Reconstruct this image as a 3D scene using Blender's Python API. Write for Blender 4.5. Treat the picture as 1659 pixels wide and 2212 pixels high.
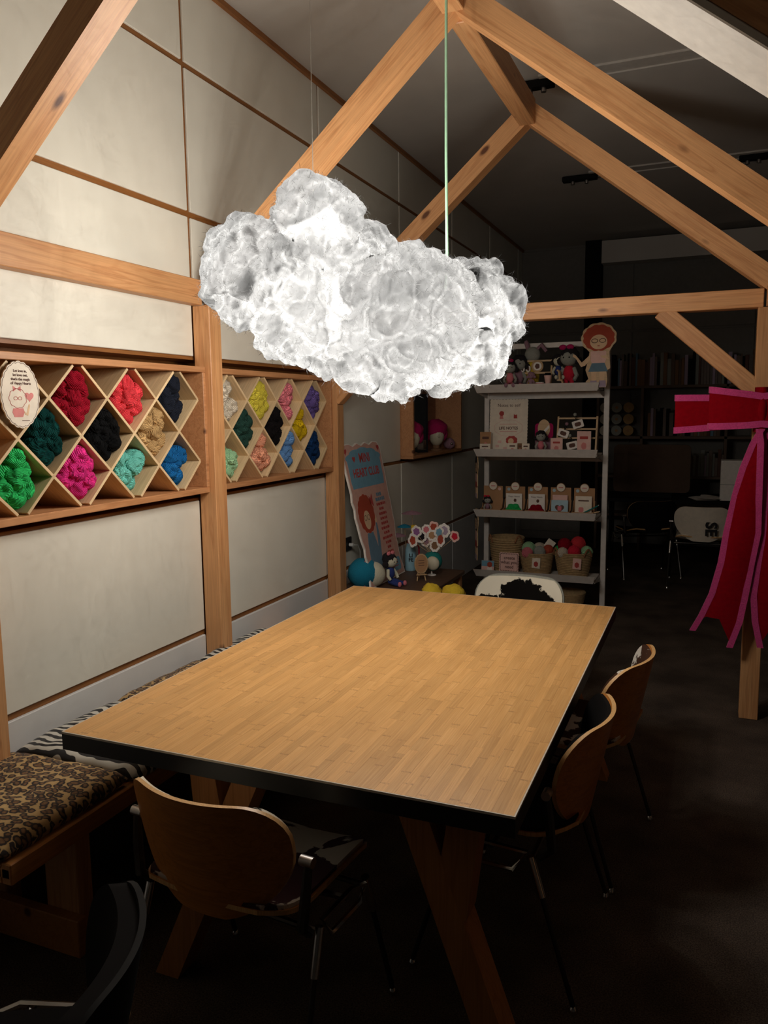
import bpy, bmesh, math, random
from mathutils import Vector, Matrix, noise, Euler
PI = math.pi
rnd = random.Random(7)
noise.seed_set(11)
sc = bpy.context.scene
COL = sc.collection
for o in list(bpy.data.objects):
    bpy.data.objects.remove(o)

# ------------------------------------------------------------------ camera, world, exposure
cam_d = bpy.data.cameras.new('camera')
cam_d.sensor_fit = 'HORIZONTAL'
cam_d.sensor_width = 36.0
cam_d.lens = 36.0 * 1698.9 / 1659.0
cam_d.clip_start = 0.02
cam = bpy.data.objects.new('camera', cam_d)
COL.objects.link(cam)
YAW, PITCH, ROLL = 0.39349, 0.12844, -0.01178
_f = Vector((-math.sin(YAW) * math.cos(PITCH), math.cos(YAW) * math.cos(PITCH), -math.sin(PITCH)))
_r = Vector((math.cos(YAW), math.sin(YAW), 0))
_u = _r.cross(_f)
_r2 = _r * math.cos(ROLL) + _u * math.sin(ROLL)
_u2 = -_r * math.sin(ROLL) + _u * math.cos(ROLL)
cam.matrix_world = Matrix(((_r2.x, _u2.x, -_f.x, 0), (_r2.y, _u2.y, -_f.y, 0), (_r2.z, _u2.z, -_f.z, 1.62), (0, 0, 0, 1)))
sc.camera = cam

world = bpy.data.worlds.new('world')
sc.world = world
world.use_nodes = True
world.node_tree.nodes['Background'].inputs[0].default_value = (1.0, 0.86, 0.72, 1)
world.node_tree.nodes['Background'].inputs[1].default_value = 0.006

sc.cycles.adaptive_threshold = 0.05
sc.cycles.max_bounces = 6
sc.cycles.diffuse_bounces = 3
sc.cycles.glossy_bounces = 2
sc.cycles.transmission_bounces = 3
sc.view_settings.view_transform = 'Standard'
sc.view_settings.look = 'None'
sc.view_settings.gamma = 1.0
sc.view_settings.use_curve_mapping = False
sc.view_settings.exposure = 0.0
LAMP_W = 6.1           # watts of each bulb inside the cloud lamp
LAMP_COL = (1.0, 0.965, 0.90)

# ------------------------------------------------------------------ materials
MATS = {}

def lin(c):
    return tuple((x / 12.92 if x <= 0.04045 else ((x + 0.055) / 1.055) ** 2.4) for x in c)

def rgb(r, g, b):
    return lin((r / 255, g / 255, b / 255))

def new_mat(name):
    m = bpy.data.materials.new(name)
    m.use_nodes = True
    nt = m.node_tree
    b = nt.nodes['Principled BSDF']
    MATS[name] = m
    return m, nt, b

def N(nt, typ, **kw):
    n = nt.nodes.new(typ)
    for k, v in kw.items():
        if k.startswith('i_'):
            n.inputs[k[2:].replace('_', ' ')].default_value = v
        else:
            setattr(n, k, v)
    return n

def L(nt, a, b):
    nt.links.new(a, b)

def ramp(nt, fac, stops, interp='LINEAR'):
    r = nt.nodes.new('ShaderNodeValToRGB')
    r.color_ramp.interpolation = interp
    els = r.color_ramp.elements
    while len(els) > 1:
        els.remove(els[-1])
    els[0].position = stops[0][0]
    els[0].color = (*stops[0][1], 1)
    for p, c in stops[1:]:
        e = els.new(p)
        e.color = (*c, 1)
    if fac is not None:
        L(nt, fac, r.inputs[0])
    return r

def mixc(nt, fac, a, b, mode='MIX'):
    m = nt.nodes.new('ShaderNodeMix')
    m.data_type = 'RGBA'
    m.blend_type = mode
    for sock, v in ((m.inputs[0], fac), (m.inputs[6], a), (m.inputs[7], b)):
        if hasattr(v, 'node'):
            L(nt, v, sock)
        elif isinstance(v, tuple):
            sock.default_value = (*v, 1) if len(v) == 3 else v
        else:
            sock.default_value = v
    return m.outputs[2]

def plain(name, col, rough=0.6, metal=0.0, var=0.06, scale=30.0, bump=0.0, sheen=0.0, spec=0.5):
    """one colour with a faint procedural mottling"""
    m, nt, b = new_mat(name)
    tc = N(nt, 'ShaderNodeTexCoord')
    nz = N(nt, 'ShaderNodeTexNoise')
    nz.inputs['Scale'].default_value = scale
    nz.inputs['Detail'].default_value = 4
    L(nt, tc.outputs['Object'], nz.inputs['Vector'])
    d = tuple(max(0, c * (1 - var)) for c in col)
    u = tuple(min(1, c * (1 + var)) for c in col)
    r = ramp(nt, nz.outputs['Fac'], [(0.3, d), (0.7, u)])
    L(nt, r.outputs[0], b.inputs['Base Color'])
    b.inputs['Roughness'].default_value = rough
    b.inputs['Metallic'].default_value = metal
    b.inputs['Specular IOR Level'].default_value = spec
    if sheen:
        b.inputs['Sheen Weight'].default_value = sheen
    if bump:
        bp = N(nt, 'ShaderNodeBump')
        bp.inputs['Strength'].default_value = bump
        bp.inputs['Distance'].default_value = 0.004
        L(nt, nz.outputs['Fac'], bp.inputs['Height'])
        L(nt, bp.outputs[0], b.inputs['Normal'])
    return m

def wood(name, light, dark, knot=(0.12, 0.04, 0.015), axis=0, rough=0.5, knots=True, ring=14.0, rand=0.12):
    """sawn softwood: grain runs along the object's local axis, with a few knots"""
    m, nt, b = new_mat(name)
    tc = N(nt, 'ShaderNodeTexCoord')
    oi = N(nt, 'ShaderNodeObjectInfo')
    off = N(nt, 'ShaderNodeVectorMath', operation='SCALE')
    cmb = N(nt, 'ShaderNodeCombineXYZ')
    L(nt, oi.outputs['Random'], cmb.inputs[0]); L(nt, oi.outputs['Random'], cmb.inputs[1]); L(nt, oi.outputs['Random'], cmb.inputs[2])
    L(nt, cmb.outputs[0], off.inputs[0]); off.inputs['Scale'].default_value = 37.0
    add = N(nt, 'ShaderNodeVectorMath', operation='ADD')
    L(nt, tc.outputs['Object'], add.inputs[0]); L(nt, off.outputs[0], add.inputs[1])
    mp = N(nt, 'ShaderNodeMapping')
    s = [ring, ring, ring]; s[axis] = 0.9
    mp.inputs['Scale'].default_value = s
    L(nt, add.outputs[0], mp.inputs['Vector'])
    n1 = N(nt, 'ShaderNodeTexNoise'); n1.inputs['Scale'].default_value = 1.6; n1.inputs['Detail'].default_value = 3; n1.inputs['Distortion'].default_value = 0.8
    L(nt, mp.outputs[0], n1.inputs['Vector'])
    mul = N(nt, 'ShaderNodeMath', operation='MULTIPLY'); mul.inputs[1].default_value = 9.0
    L(nt, n1.outputs['Fac'], mul.inputs[0])
    fr = N(nt, 'ShaderNodeMath', operation='PINGPONG'); fr.inputs[1].default_value = 1.0
    L(nt, mul.outputs[0], fr.inputs[0])
    mp2 = N(nt, 'ShaderNodeMapping')
    s2 = [220, 220, 220]; s2[axis] = 5
    mp2.inputs['Scale'].default_value = s2
    L(nt, add.outputs[0], mp2.inputs['Vector'])
    n2 = N(nt, 'ShaderNodeTexNoise'); n2.inputs['Scale'].default_value = 1.0; n2.inputs['Detail'].default_value = 2
    L(nt, mp2.outputs[0], n2.inputs['Vector'])
    r1 = ramp(nt, fr.outputs[0], [(0.0, dark), (0.55, light), (1.0, light)])
    r2 = ramp(nt, n2.outputs['Fac'], [(0.3, (0.82, 0.8, 0.78)), (0.7, (1.08, 1.06, 1.04))])
    c = mixc(nt, 0.6, r1.outputs[0], light)
    c = mixc(nt, 0.7, c, r2.outputs[0], 'MULTIPLY')
    mr = N(nt, 'ShaderNodeMapRange'); mr.inputs['To Min'].default_value = 1 - rand; mr.inputs['To Max'].default_value = 1 + rand
    L(nt, oi.outputs['Random'], mr.inputs['Value'])
    hs = N(nt, 'ShaderNodeHueSaturation'); L(nt, c, hs.inputs['Color']); L(nt, mr.outputs[0], hs.inputs['Value'])
    c = hs.outputs[0]
    if knots:
        mp3 = N(nt, 'ShaderNodeMapping'); s3 = [7.0, 7.0, 7.0]; s3[axis] = 3.0
        mp3.inputs['Scale'].default_value = s3
        L(nt, add.outputs[0], mp3.inputs['Vector'])
        v = N(nt, 'ShaderNodeTexVoronoi'); v.inputs['Scale'].default_value = 1.0; v.inputs['Randomness'].default_value = 1.0
        L(nt, mp3.outputs[0], v.inputs['Vector'])
        kr = ramp(nt, v.outputs['Distance'], [(0.0, (1, 1, 1)), (0.07, (1, 1, 1)), (0.10, (0.45, 0.45, 0.45)), (0.13, (0, 0, 0))])
        c = mixc(nt, kr.outputs[0], c, knot)
    L(nt, c, b.inputs['Base Color'])
    b.inputs['Roughness'].default_value = rough
    bp = N(nt, 'ShaderNodeBump'); bp.inputs['Strength'].default_value = 0.12; bp.inputs['Distance'].default_value = 0.002
    L(nt, n2.outputs['Fac'], bp.inputs['Height']); L(nt, bp.outputs[0], b.inputs['Normal'])
    return m

wood('pine', rgb(214, 158, 106), rgb(172, 106, 58), axis=0)
wood('pine_z', rgb(206, 150, 98), rgb(165, 100, 54), axis=2)
wood('batten', rgb(150, 96, 46), rgb(105, 62, 26), axis=1, knots=False)
wood('shelf_pine', rgb(196, 140, 94), rgb(160, 100, 58), axis=1)
wood('lattice_ply', rgb(226, 196, 152), rgb(205, 172, 126), axis=0, knots=False, ring=30)
wood('box_back', rgb(168, 122, 92), rgb(140, 96, 70), axis=1, knots=False)
wood('chair_ply', rgb(196, 128, 62), rgb(150, 88, 36), axis=0, knots=False, ring=20, rough=0.35)
wood('ply_edge', rgb(222, 176, 118), rgb(180, 128, 74), axis=2, knots=False, ring=60, rough=0.4)
wood('trestle', rgb(190, 128, 74), rgb(150, 92, 46), axis=2)
wood('bench_wood', rgb(196, 132, 70), rgb(160, 98, 44), axis=1)
wood('dark_wood', rgb(96, 70, 52), rgb(70, 48, 34), axis=0, knots=False)
wood('craft_wood', rgb(206, 172, 128), rgb(184, 146, 102), axis=0, knots=False, ring=40)

def bamboo():
    m, nt, b = new_mat('bamboo')
    tc = N(nt, 'ShaderNodeTexCoord'); oi = N(nt, 'ShaderNodeObjectInfo')
    cmb = N(nt, 'ShaderNodeCombineXYZ')
    L(nt, oi.outputs['Random'], cmb.inputs[0]); L(nt, oi.outputs['Random'], cmb.inputs[1])
    sca = N(nt, 'ShaderNodeVectorMath', operation='SCALE'); sca.inputs['Scale'].default_value = 53.0
    L(nt, cmb.outputs[0], sca.inputs[0])
    add = N(nt, 'ShaderNodeVectorMath', operation='ADD'); L(nt, tc.outputs['Object'], add.inputs[0]); L(nt, sca.outputs[0], add.inputs[1])
    mp = N(nt, 'ShaderNodeMapping'); mp.inputs['Scale'].default_value = (260, 6, 1); L(nt, add.outputs[0], mp.inputs['Vector'])
    n = N(nt, 'ShaderNodeTexNoise'); n.inputs['Scale'].default_value = 1; n.inputs['Detail'].default_value = 3; L(nt, mp.outputs[0], n.inputs['Vector'])
    r = ramp(nt, n.outputs['Fac'], [(0.2, rgb(206, 150, 88)), (0.5, rgb(224, 168, 102)), (0.8, rgb(236, 184, 120))])
    mr = N(nt, 'ShaderNodeMapRange'); mr.inputs['To Min'].default_value = 0.80; mr.inputs['To Max'].default_value = 1.0
    L(nt, oi.outputs['Random'], mr.inputs['Value'])
    hs = N(nt, 'ShaderNodeHueSaturation'); L(nt, r.outputs[0], hs.inputs['Color']); L(nt, mr.outputs[0], hs.inputs['Value'])
    # growth nodes of the cane: short dark ticks across the strip
    mp2 = N(nt, 'ShaderNodeMapping'); mp2.inputs['Scale'].default_value = (10, 3.0, 0.0); L(nt, add.outputs[0], mp2.inputs['Vector'])
    v = N(nt, 'ShaderNodeTexNoise'); v.inputs['Scale'].default_value = 22.0; v.inputs['Detail'].default_value = 1; L(nt, mp2.outputs[0], v.inputs['Vector'])
    sep = N(nt, 'ShaderNodeSeparateXYZ'); L(nt, add.outputs[0], sep.inputs[0])
    w = N(nt, 'ShaderNodeMath', operation='MULTIPLY'); w.inputs[1].default_value = 4.3; L(nt, sep.outputs[1], w.inputs[0])
    pp = N(nt, 'ShaderNodeMath', operation='PINGPONG'); pp.inputs[1].default_value = 0.5; L(nt, w.outputs[0], pp.inputs[0])
    wob = N(nt, 'ShaderNodeMath', operation='MULTIPLY_ADD'); wob.inputs[1].default_value = 0.03; L(nt, v.outputs['Fac'], wob.inputs[0]); L(nt, pp.outputs[0], wob.inputs[2])
    kr = ramp(nt, wob.outputs[0], [(0.0, (0.0, 0.0, 0.0)), (0.014, (0.5, 0.5, 0.5)), (0.026, (0.42, 0.42, 0.42)), (0.034, (0, 0, 0))])
    nm = ramp(nt, n.outputs['Fac'], [(0.42, (0, 0, 0)), (0.6, (1, 1, 1))])
    kk = mixc(nt, 1.0, kr.outputs[0], nm.outputs[0], 'MULTIPLY')
    c = mixc(nt, kk, hs.outputs[0], rgb(120, 70, 30))
    L(nt, c, b.inputs['Base Color'])
    b.inputs['Roughness'].default_value = 0.42
    b.inputs['Specular IOR Level'].default_value = 0.35
    return m
bamboo()

def leopard():
    m, nt, b = new_mat('leopard')
    tc = N(nt, 'ShaderNodeTexCoord')
    nz = N(nt, 'ShaderNodeTexNoise'); nz.inputs['Scale'].default_value = 40; L(nt, tc.outputs['Object'], nz.inputs['Vector'])
    ad = N(nt, 'ShaderNodeVectorMath', operation='MULTIPLY_ADD'); L(nt, nz.outputs['Color'], ad.inputs[0]); ad.inputs[1].default_value = (0.02, 0.02, 0.02); L(nt, tc.outputs['Object'], ad.inputs[2])
    mp = N(nt, 'ShaderNodeMapping'); mp.inputs['Scale'].default_value = (40, 46, 16); L(nt, ad.outputs[0], mp.inputs['Vector'])
    v = N(nt, 'ShaderNodeTexVoronoi'); v.voronoi_dimensions = '2D'; v.inputs['Scale'].default_value = 1.0; v.inputs['Randomness'].default_value = 0.85; L(nt, mp.outputs[0], v.inputs['Vector'])
    r = ramp(nt, v.outputs['Distance'], [(0.0, rgb(128, 92, 52)), (0.24, rgb(104, 70, 38)), (0.30, rgb(36, 22, 14)), (0.47, rgb(36, 22, 14)), (0.53, rgb(182, 146, 92)), (1, rgb(196, 160, 104))])
    L(nt, r.outputs[0], b.inputs['Base Color']); b.inputs['Roughness'].default_value = 0.85; b.inputs['Sheen Weight'].default_value = 0.15
leopard()

def zebra():
    m, nt, b = new_mat('zebra')
    tc = N(nt, 'ShaderNodeTexCoord')
    w = N(nt, 'ShaderNodeTexWave'); w.bands_direction = 'Y'; w.inputs['Scale'].default_value = 9.0; w.inputs['Distortion'].default_value = 9.0; w.inputs['Detail'].default_value = 1.5; w.inputs['Detail Scale'].default_value = 1.0
    L(nt, tc.outputs['Object'], w.inputs['Vector'])
    r = ramp(nt, w.outputs['Fac'], [(0.46, rgb(26, 22, 20)), (0.54, rgb(206, 200, 186))])
    L(nt, r.outputs[0], b.inputs['Base Color']); b.inputs['Roughness'].default_value = 0.85; b.inputs['Sheen Weight'].default_value = 0.15
zebra()

def cowhide(name, thr, light, dark, scale=5.5):
    m, nt, b = new_mat(name)
    tc = N(nt, 'ShaderNodeTexCoord')
    nz = N(nt, 'ShaderNodeTexNoise'); nz.inputs['Scale'].default_value = scale; nz.inputs['Detail'].default_value = 5; nz.inputs['Roughness'].default_value = 0.55; nz.inputs['Distortion'].default_value = 0.4
    L(nt, tc.outputs['Object'], nz.inputs['Vector'])
    r = ramp(nt, nz.outputs['Fac'], [(thr - 0.008, light), (thr + 0.008, dark)])
    L(nt, r.outputs[0], b.inputs['Base Color']); b.inputs['Roughness'].default_value = 0.9; b.inputs['Specular IOR Level'].default_value = 0.1
cowhide('hide_white', 0.55, rgb(232, 222, 200), rgb(22, 18, 16))
def cow_patch():
    m, nt, b = new_mat('hide_cow')
    tc = N(nt, 'ShaderNodeTexCoord')
    nz = N(nt, 'ShaderNodeTexNoise'); nz.inputs['Scale'].default_value = 11; nz.inputs['Detail'].default_value = 6; nz.inputs['Roughness'].default_value = 0.6
    L(nt, tc.outputs['Object'], nz.inputs['Vector'])
    last = None
    for (px, pz, rx, rz) in ((-0.01, 0.605, 0.125, 0.125), (-0.11, 0.575, 0.11, 0.11), (0.18, 0.57, 0.075, 0.085), (0.05, 0.50, 0.12, 0.08)):
        mp = N(nt, 'ShaderNodeMapping'); mp.inputs['Location'].default_value = (-px / rx, 0, -pz / rz); mp.inputs['Scale'].default_value = (1 / rx, 0, 1 / rz)
        L(nt, tc.outputs['Object'], mp.inputs['Vector'])
        ln = N(nt, 'ShaderNodeVectorMath', operation='LENGTH'); L(nt, mp.outputs[0], ln.inputs[0])
        if last is None:
            last = ln.outputs['Value']
        else:
            mn = N(nt, 'ShaderNodeMath', operation='MINIMUM'); L(nt, last, mn.inputs[0]); L(nt, ln.outputs['Value'], mn.inputs[1]); last = mn.outputs[0]
    ma = N(nt, 'ShaderNodeMath', operation='MULTIPLY_ADD'); ma.inputs[1].default_value = 1.5; L(nt, nz.outputs['Fac'], ma.inputs[0]); L(nt, last, ma.inputs[2])
    r = ramp(nt, None, [(0.0, rgb(18, 15, 13)), (0.49, rgb(18, 15, 13)), (0.505, rgb(236, 226, 204))])
    hf = N(nt, 'ShaderNodeMath', operation='MULTIPLY'); hf.inputs[1].default_value = 0.29; L(nt, ma.outputs[0], hf.inputs[0]); L(nt, hf.outputs[0], r.inputs[0])
    L(nt, r.outputs[0], b.inputs['Base Color']); b.inputs['Roughness'].default_value = 0.9; b.inputs['Specular IOR Level'].default_value = 0.1
cow_patch()
cowhide('hide_brown', 0.50, rgb(214, 204, 190), rgb(70, 46, 34))
cowhide('hide_black', 0.27, rgb(190, 182, 170), rgb(16, 13, 12))
cowhide('hide_purple', 0.46, rgb(196, 188, 178), rgb(66, 42, 48))

def carpet():
    m, nt, b = new_mat('carpet')
    tc = N(nt, 'ShaderNodeTexCoord')
    n1 = N(nt, 'ShaderNodeTexNoise'); n1.inputs['Scale'].default_value = 220; n1.inputs['Detail'].default_value = 2; L(nt, tc.outputs['Object'], n1.inputs['Vector'])
    n2 = N(nt, 'ShaderNodeTexNoise'); n2.inputs['Scale'].default_value = 4; n2.inputs['Detail'].default_value = 5; L(nt, tc.outputs['Object'], n2.inputs['Vector'])
    r1 = ramp(nt, n1.outputs['Fac'], [(0.3, rgb(52, 45, 40)), (0.7, rgb(100, 88, 78))])
    r2 = ramp(nt, n2.outputs['Fac'], [(0.3, (0.6, 0.57, 0.55)), (0.7, (1.25, 1.2, 1.15))])
    L(nt, mixc(nt, 1.0, r1.outputs[0], r2.outputs[0], 'MULTIPLY'), b.inputs['Base Color'])
    b.inputs['Roughness'].default_value = 0.95; b.inputs['Specular IOR Level'].default_value = 0.1
    bp = N(nt, 'ShaderNodeBump'); bp.inputs['Strength'].default_value = 0.5; bp.inputs['Distance'].default_value = 0.004
    L(nt, n1.outputs['Fac'], bp.inputs['Height']); L(nt, bp.outputs[0], b.inputs['Normal'])
carpet()

def fibre(name, transp, col, attr):
    """polyester wadding: lets the bulbs shine through, partly straight, partly scattered"""
    m, nt, b = new_mat(name)
    out = nt.nodes['Material Output']
    tl = N(nt, 'ShaderNodeBsdfTranslucent')
    if attr:        # how thin the wadding is at each spot, stored on the mesh
        at = N(nt, 'ShaderNodeAttribute'); at.attribute_name = 'thinness'
        L(nt, mixc(nt, 1.0, at.outputs['Color'], col, 'MULTIPLY'), tl.inputs['Color'])
    else:
        tl.inputs['Color'].default_value = (*col, 1)
    last = tl
    if transp:
        tr = N(nt, 'ShaderNodeBsdfTransparent')
        m2 = N(nt, 'ShaderNodeMixShader'); m2.inputs[0].default_value = transp
        L(nt, tl.outputs[0], m2.inputs[1]); L(nt, tr.outputs[0], m2.inputs[2])
        last = m2
    L(nt, last.outputs[0], out.inputs['Surface'])
    nt.nodes.remove(b)
fibre('wadding', 0.15, (0.0168, 0.0170, 0.0173), True)
fibre('wadding_fibre', 0.0, (0.08, 0.08, 0.08), False)

plain('panel_white', rgb(229, 223, 207), 0.55, var=0.02, scale=6)
plain('plinth_grey', rgb(218, 215, 210), 0.5, var=0.02, scale=6)
plain('ceiling_grey', rgb(192, 184, 174), 0.8, var=0.04, scale=3)
plain('ceiling_track_grey', rgb(190, 182, 172), 0.6)
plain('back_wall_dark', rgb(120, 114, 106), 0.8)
plain('black', rgb(16, 15, 14), 0.7, spec=0.15)
plain('black_edge', rgb(20, 18, 16), 0.4)
plain('table_edge_strip', rgb(214, 200, 180), 0.35)
plain('white_paint', rgb(222, 212, 198), 0.5)
plain('shelf_white', rgb(222, 212, 202), 0.45)
plain('chrome', rgb(225, 222, 218), 0.16, metal=1.0)
plain('steel_dark', rgb(90, 86, 82), 0.35, metal=1.0)
plain('alu', rgb(200, 192, 186), 0.32, metal=1.0)
plain('cord_green', rgb(176, 222, 184), 0.5)
plain('wire', rgb(170, 165, 155), 0.4)
plain('purple_seat', rgb(70, 42, 52), 0.8, bump=0.3)
plain('felt_red', rgb(132, 0, 16), 0.95, spec=0.1, var=0.1, scale=60)
plain('felt_pink', rgb(190, 56, 116), 0.95, sheen=0.2, bump=0.6, scale=150, var=0.15)
plain('kraft', rgb(176, 132, 92), 0.8)
plain('kraft_dark', rgb(128, 92, 62), 0.8)
plain('paper', rgb(232, 218, 198), 0.7)
plain('paper_pink', rgb(228, 184, 172), 0.7)
plain('paper_blue', rgb(168, 196, 206), 0.7)
plain('paper_white', rgb(236, 228, 218), 0.7)
plain('print_brown', rgb(96, 64, 52), 0.8)
plain('print_black', rgb(24, 20, 20), 0.8)
plain('print_red', rgb(176, 66, 60), 0.8)
plain('print_pink', rgb(214, 132, 126), 0.8)
plain('sign_blue', rgb(112, 158, 178), 0.8)
plain('sign_pink', rgb(206, 160, 144), 0.8)
plain('sign_skin', rgb(224, 188, 150), 0.8)
plain('hair_red', rgb(168, 66, 40), 0.8)
plain('hair_black', rgb(26, 20, 24), 0.95, bump=0.8, scale=90)
plain('cloth_blue', rgb(104, 134, 152), 0.8)
plain('denim', rgb(96, 124, 140), 0.8)
plain('boot_lilac', rgb(170, 150, 168), 0.8)
plain('plush_cream', rgb(206, 200, 176), 0.95, bump=0.8, scale=120)
plain('plush_grey', rgb(150, 150, 140), 0.95, bump=0.8, scale=120)
plain('plush_pink', rgb(214, 120, 128), 0.95, bump=0.8, scale=120)
plain('plush_magenta', rgb(170, 16, 84), 0.95, bump=1.0, scale=70)
plain('plush_red', rgb(196, 26, 52), 0.95, bump=0.8, scale=120)
plain('plush_navy', rgb(40, 56, 118), 0.95, bump=0.8, scale=120)
plain('plush_blue', rgb(14, 120, 148), 0.95, bump=1.0, scale=110)
plain('plush_teal', rgb(20, 118, 112), 0.95, bump=1.0, scale=110)
plain('plush_yellow', rgb(222, 186, 48), 0.95, bump=1.0, scale=80)
plain('plush_purple', rgb(146, 98, 150), 0.95, bump=1.0, scale=80)
plain('plush_mauve', rgb(150, 112, 124), 0.95, bump=0.8, scale=120)
plain('bottle_blue', rgb(150, 190, 204), 0.3)
plain('bottle_red', rgb(196, 44, 62), 0.4)
plain('mannequin', rgb(206, 196, 170), 0.5)
plain('mirror_frame', rgb(26, 24, 28), 0.4)
plain('mirror_glass', rgb(170, 172, 178), 0.05, metal=1.0)
plain('straw', rgb(172, 142, 100), 0.9, bump=0.8, scale=60, var=0.18)
plain('straw_handle', rgb(138, 92, 58), 0.8)
plain('socket_black', rgb(24, 26, 30), 0.4)
plain('cable_white', rgb(232, 228, 220), 0.4)
plain('shelf_brown', rgb(98, 76, 60), 0.7)
plain('screen_brown', rgb(84, 64, 50), 0.9)
plain('rubber', rgb(20, 20, 20), 0.7)

def yarn_mat(name, col):
    m, nt, b = new_mat(name)
    tc = N(nt, 'ShaderNodeTexCoord')
    w = N(nt, 'ShaderNodeTexWave'); w.bands_direction = 'DIAGONAL'; w.inputs['Scale'].default_value = 75.0; w.inputs['Distortion'].default_value = 7.0; w.inputs['Detail'].default_value = 2.0; w.inputs['Detail Scale'].default_value = 0.35
    L(nt, tc.outputs['Object'], w.inputs['Vector'])
    r = ramp(nt, w.outputs['Fac'], [(0.0, tuple(c * 0.45 for c in col)), (0.35, tuple(c * 0.85 for c in col)), (1.0, tuple(min(1, c * 1.12) for c in col))])  # shade between the wound strands is put into the colour
    L(nt, r.outputs[0], b.inputs['Base Color']); b.inputs['Roughness'].default_value = 0.95; b.inputs['Specular IOR Level'].default_value = 0.15
    bp = N(nt, 'ShaderNodeBump'); bp.inputs['Strength'].default_value = 0.8; bp.inputs['Distance'].default_value = 0.003
    L(nt, w.outputs['Fac'], bp.inputs['Height']); L(nt, bp.outputs[0], b.inputs['Normal'])

YARN = {'crimson': (160, 14, 38), 'coral red': (240, 68, 76), 'charcoal navy': (32, 36, 48), 'dark green': (3, 58, 54), 'black': (10, 10, 11),
        'beige': (206, 166, 112), 'emerald green': (52, 198, 104), 'hot pink': (236, 52, 138), 'aqua': (124, 214, 196), 'blue': (28, 108, 172),
        'cream': (226, 212, 190), 'yellow': (226, 208, 74), 'rose pink': (234, 130, 140), 'purple': (112, 92, 158), 'bottle green': (40, 72, 62),
        'dark brown': (20, 15, 16), 'mustard': (222, 184, 22), 'mint green': (172, 220, 170), 'peach': (240, 164, 130), 'sky blue': (106, 152, 206), 'navy': (18, 52, 96)}
for k, v in YARN.items():
    yarn_mat('yarn_' + k.replace(' ', '_'), rgb(*v))

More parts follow.
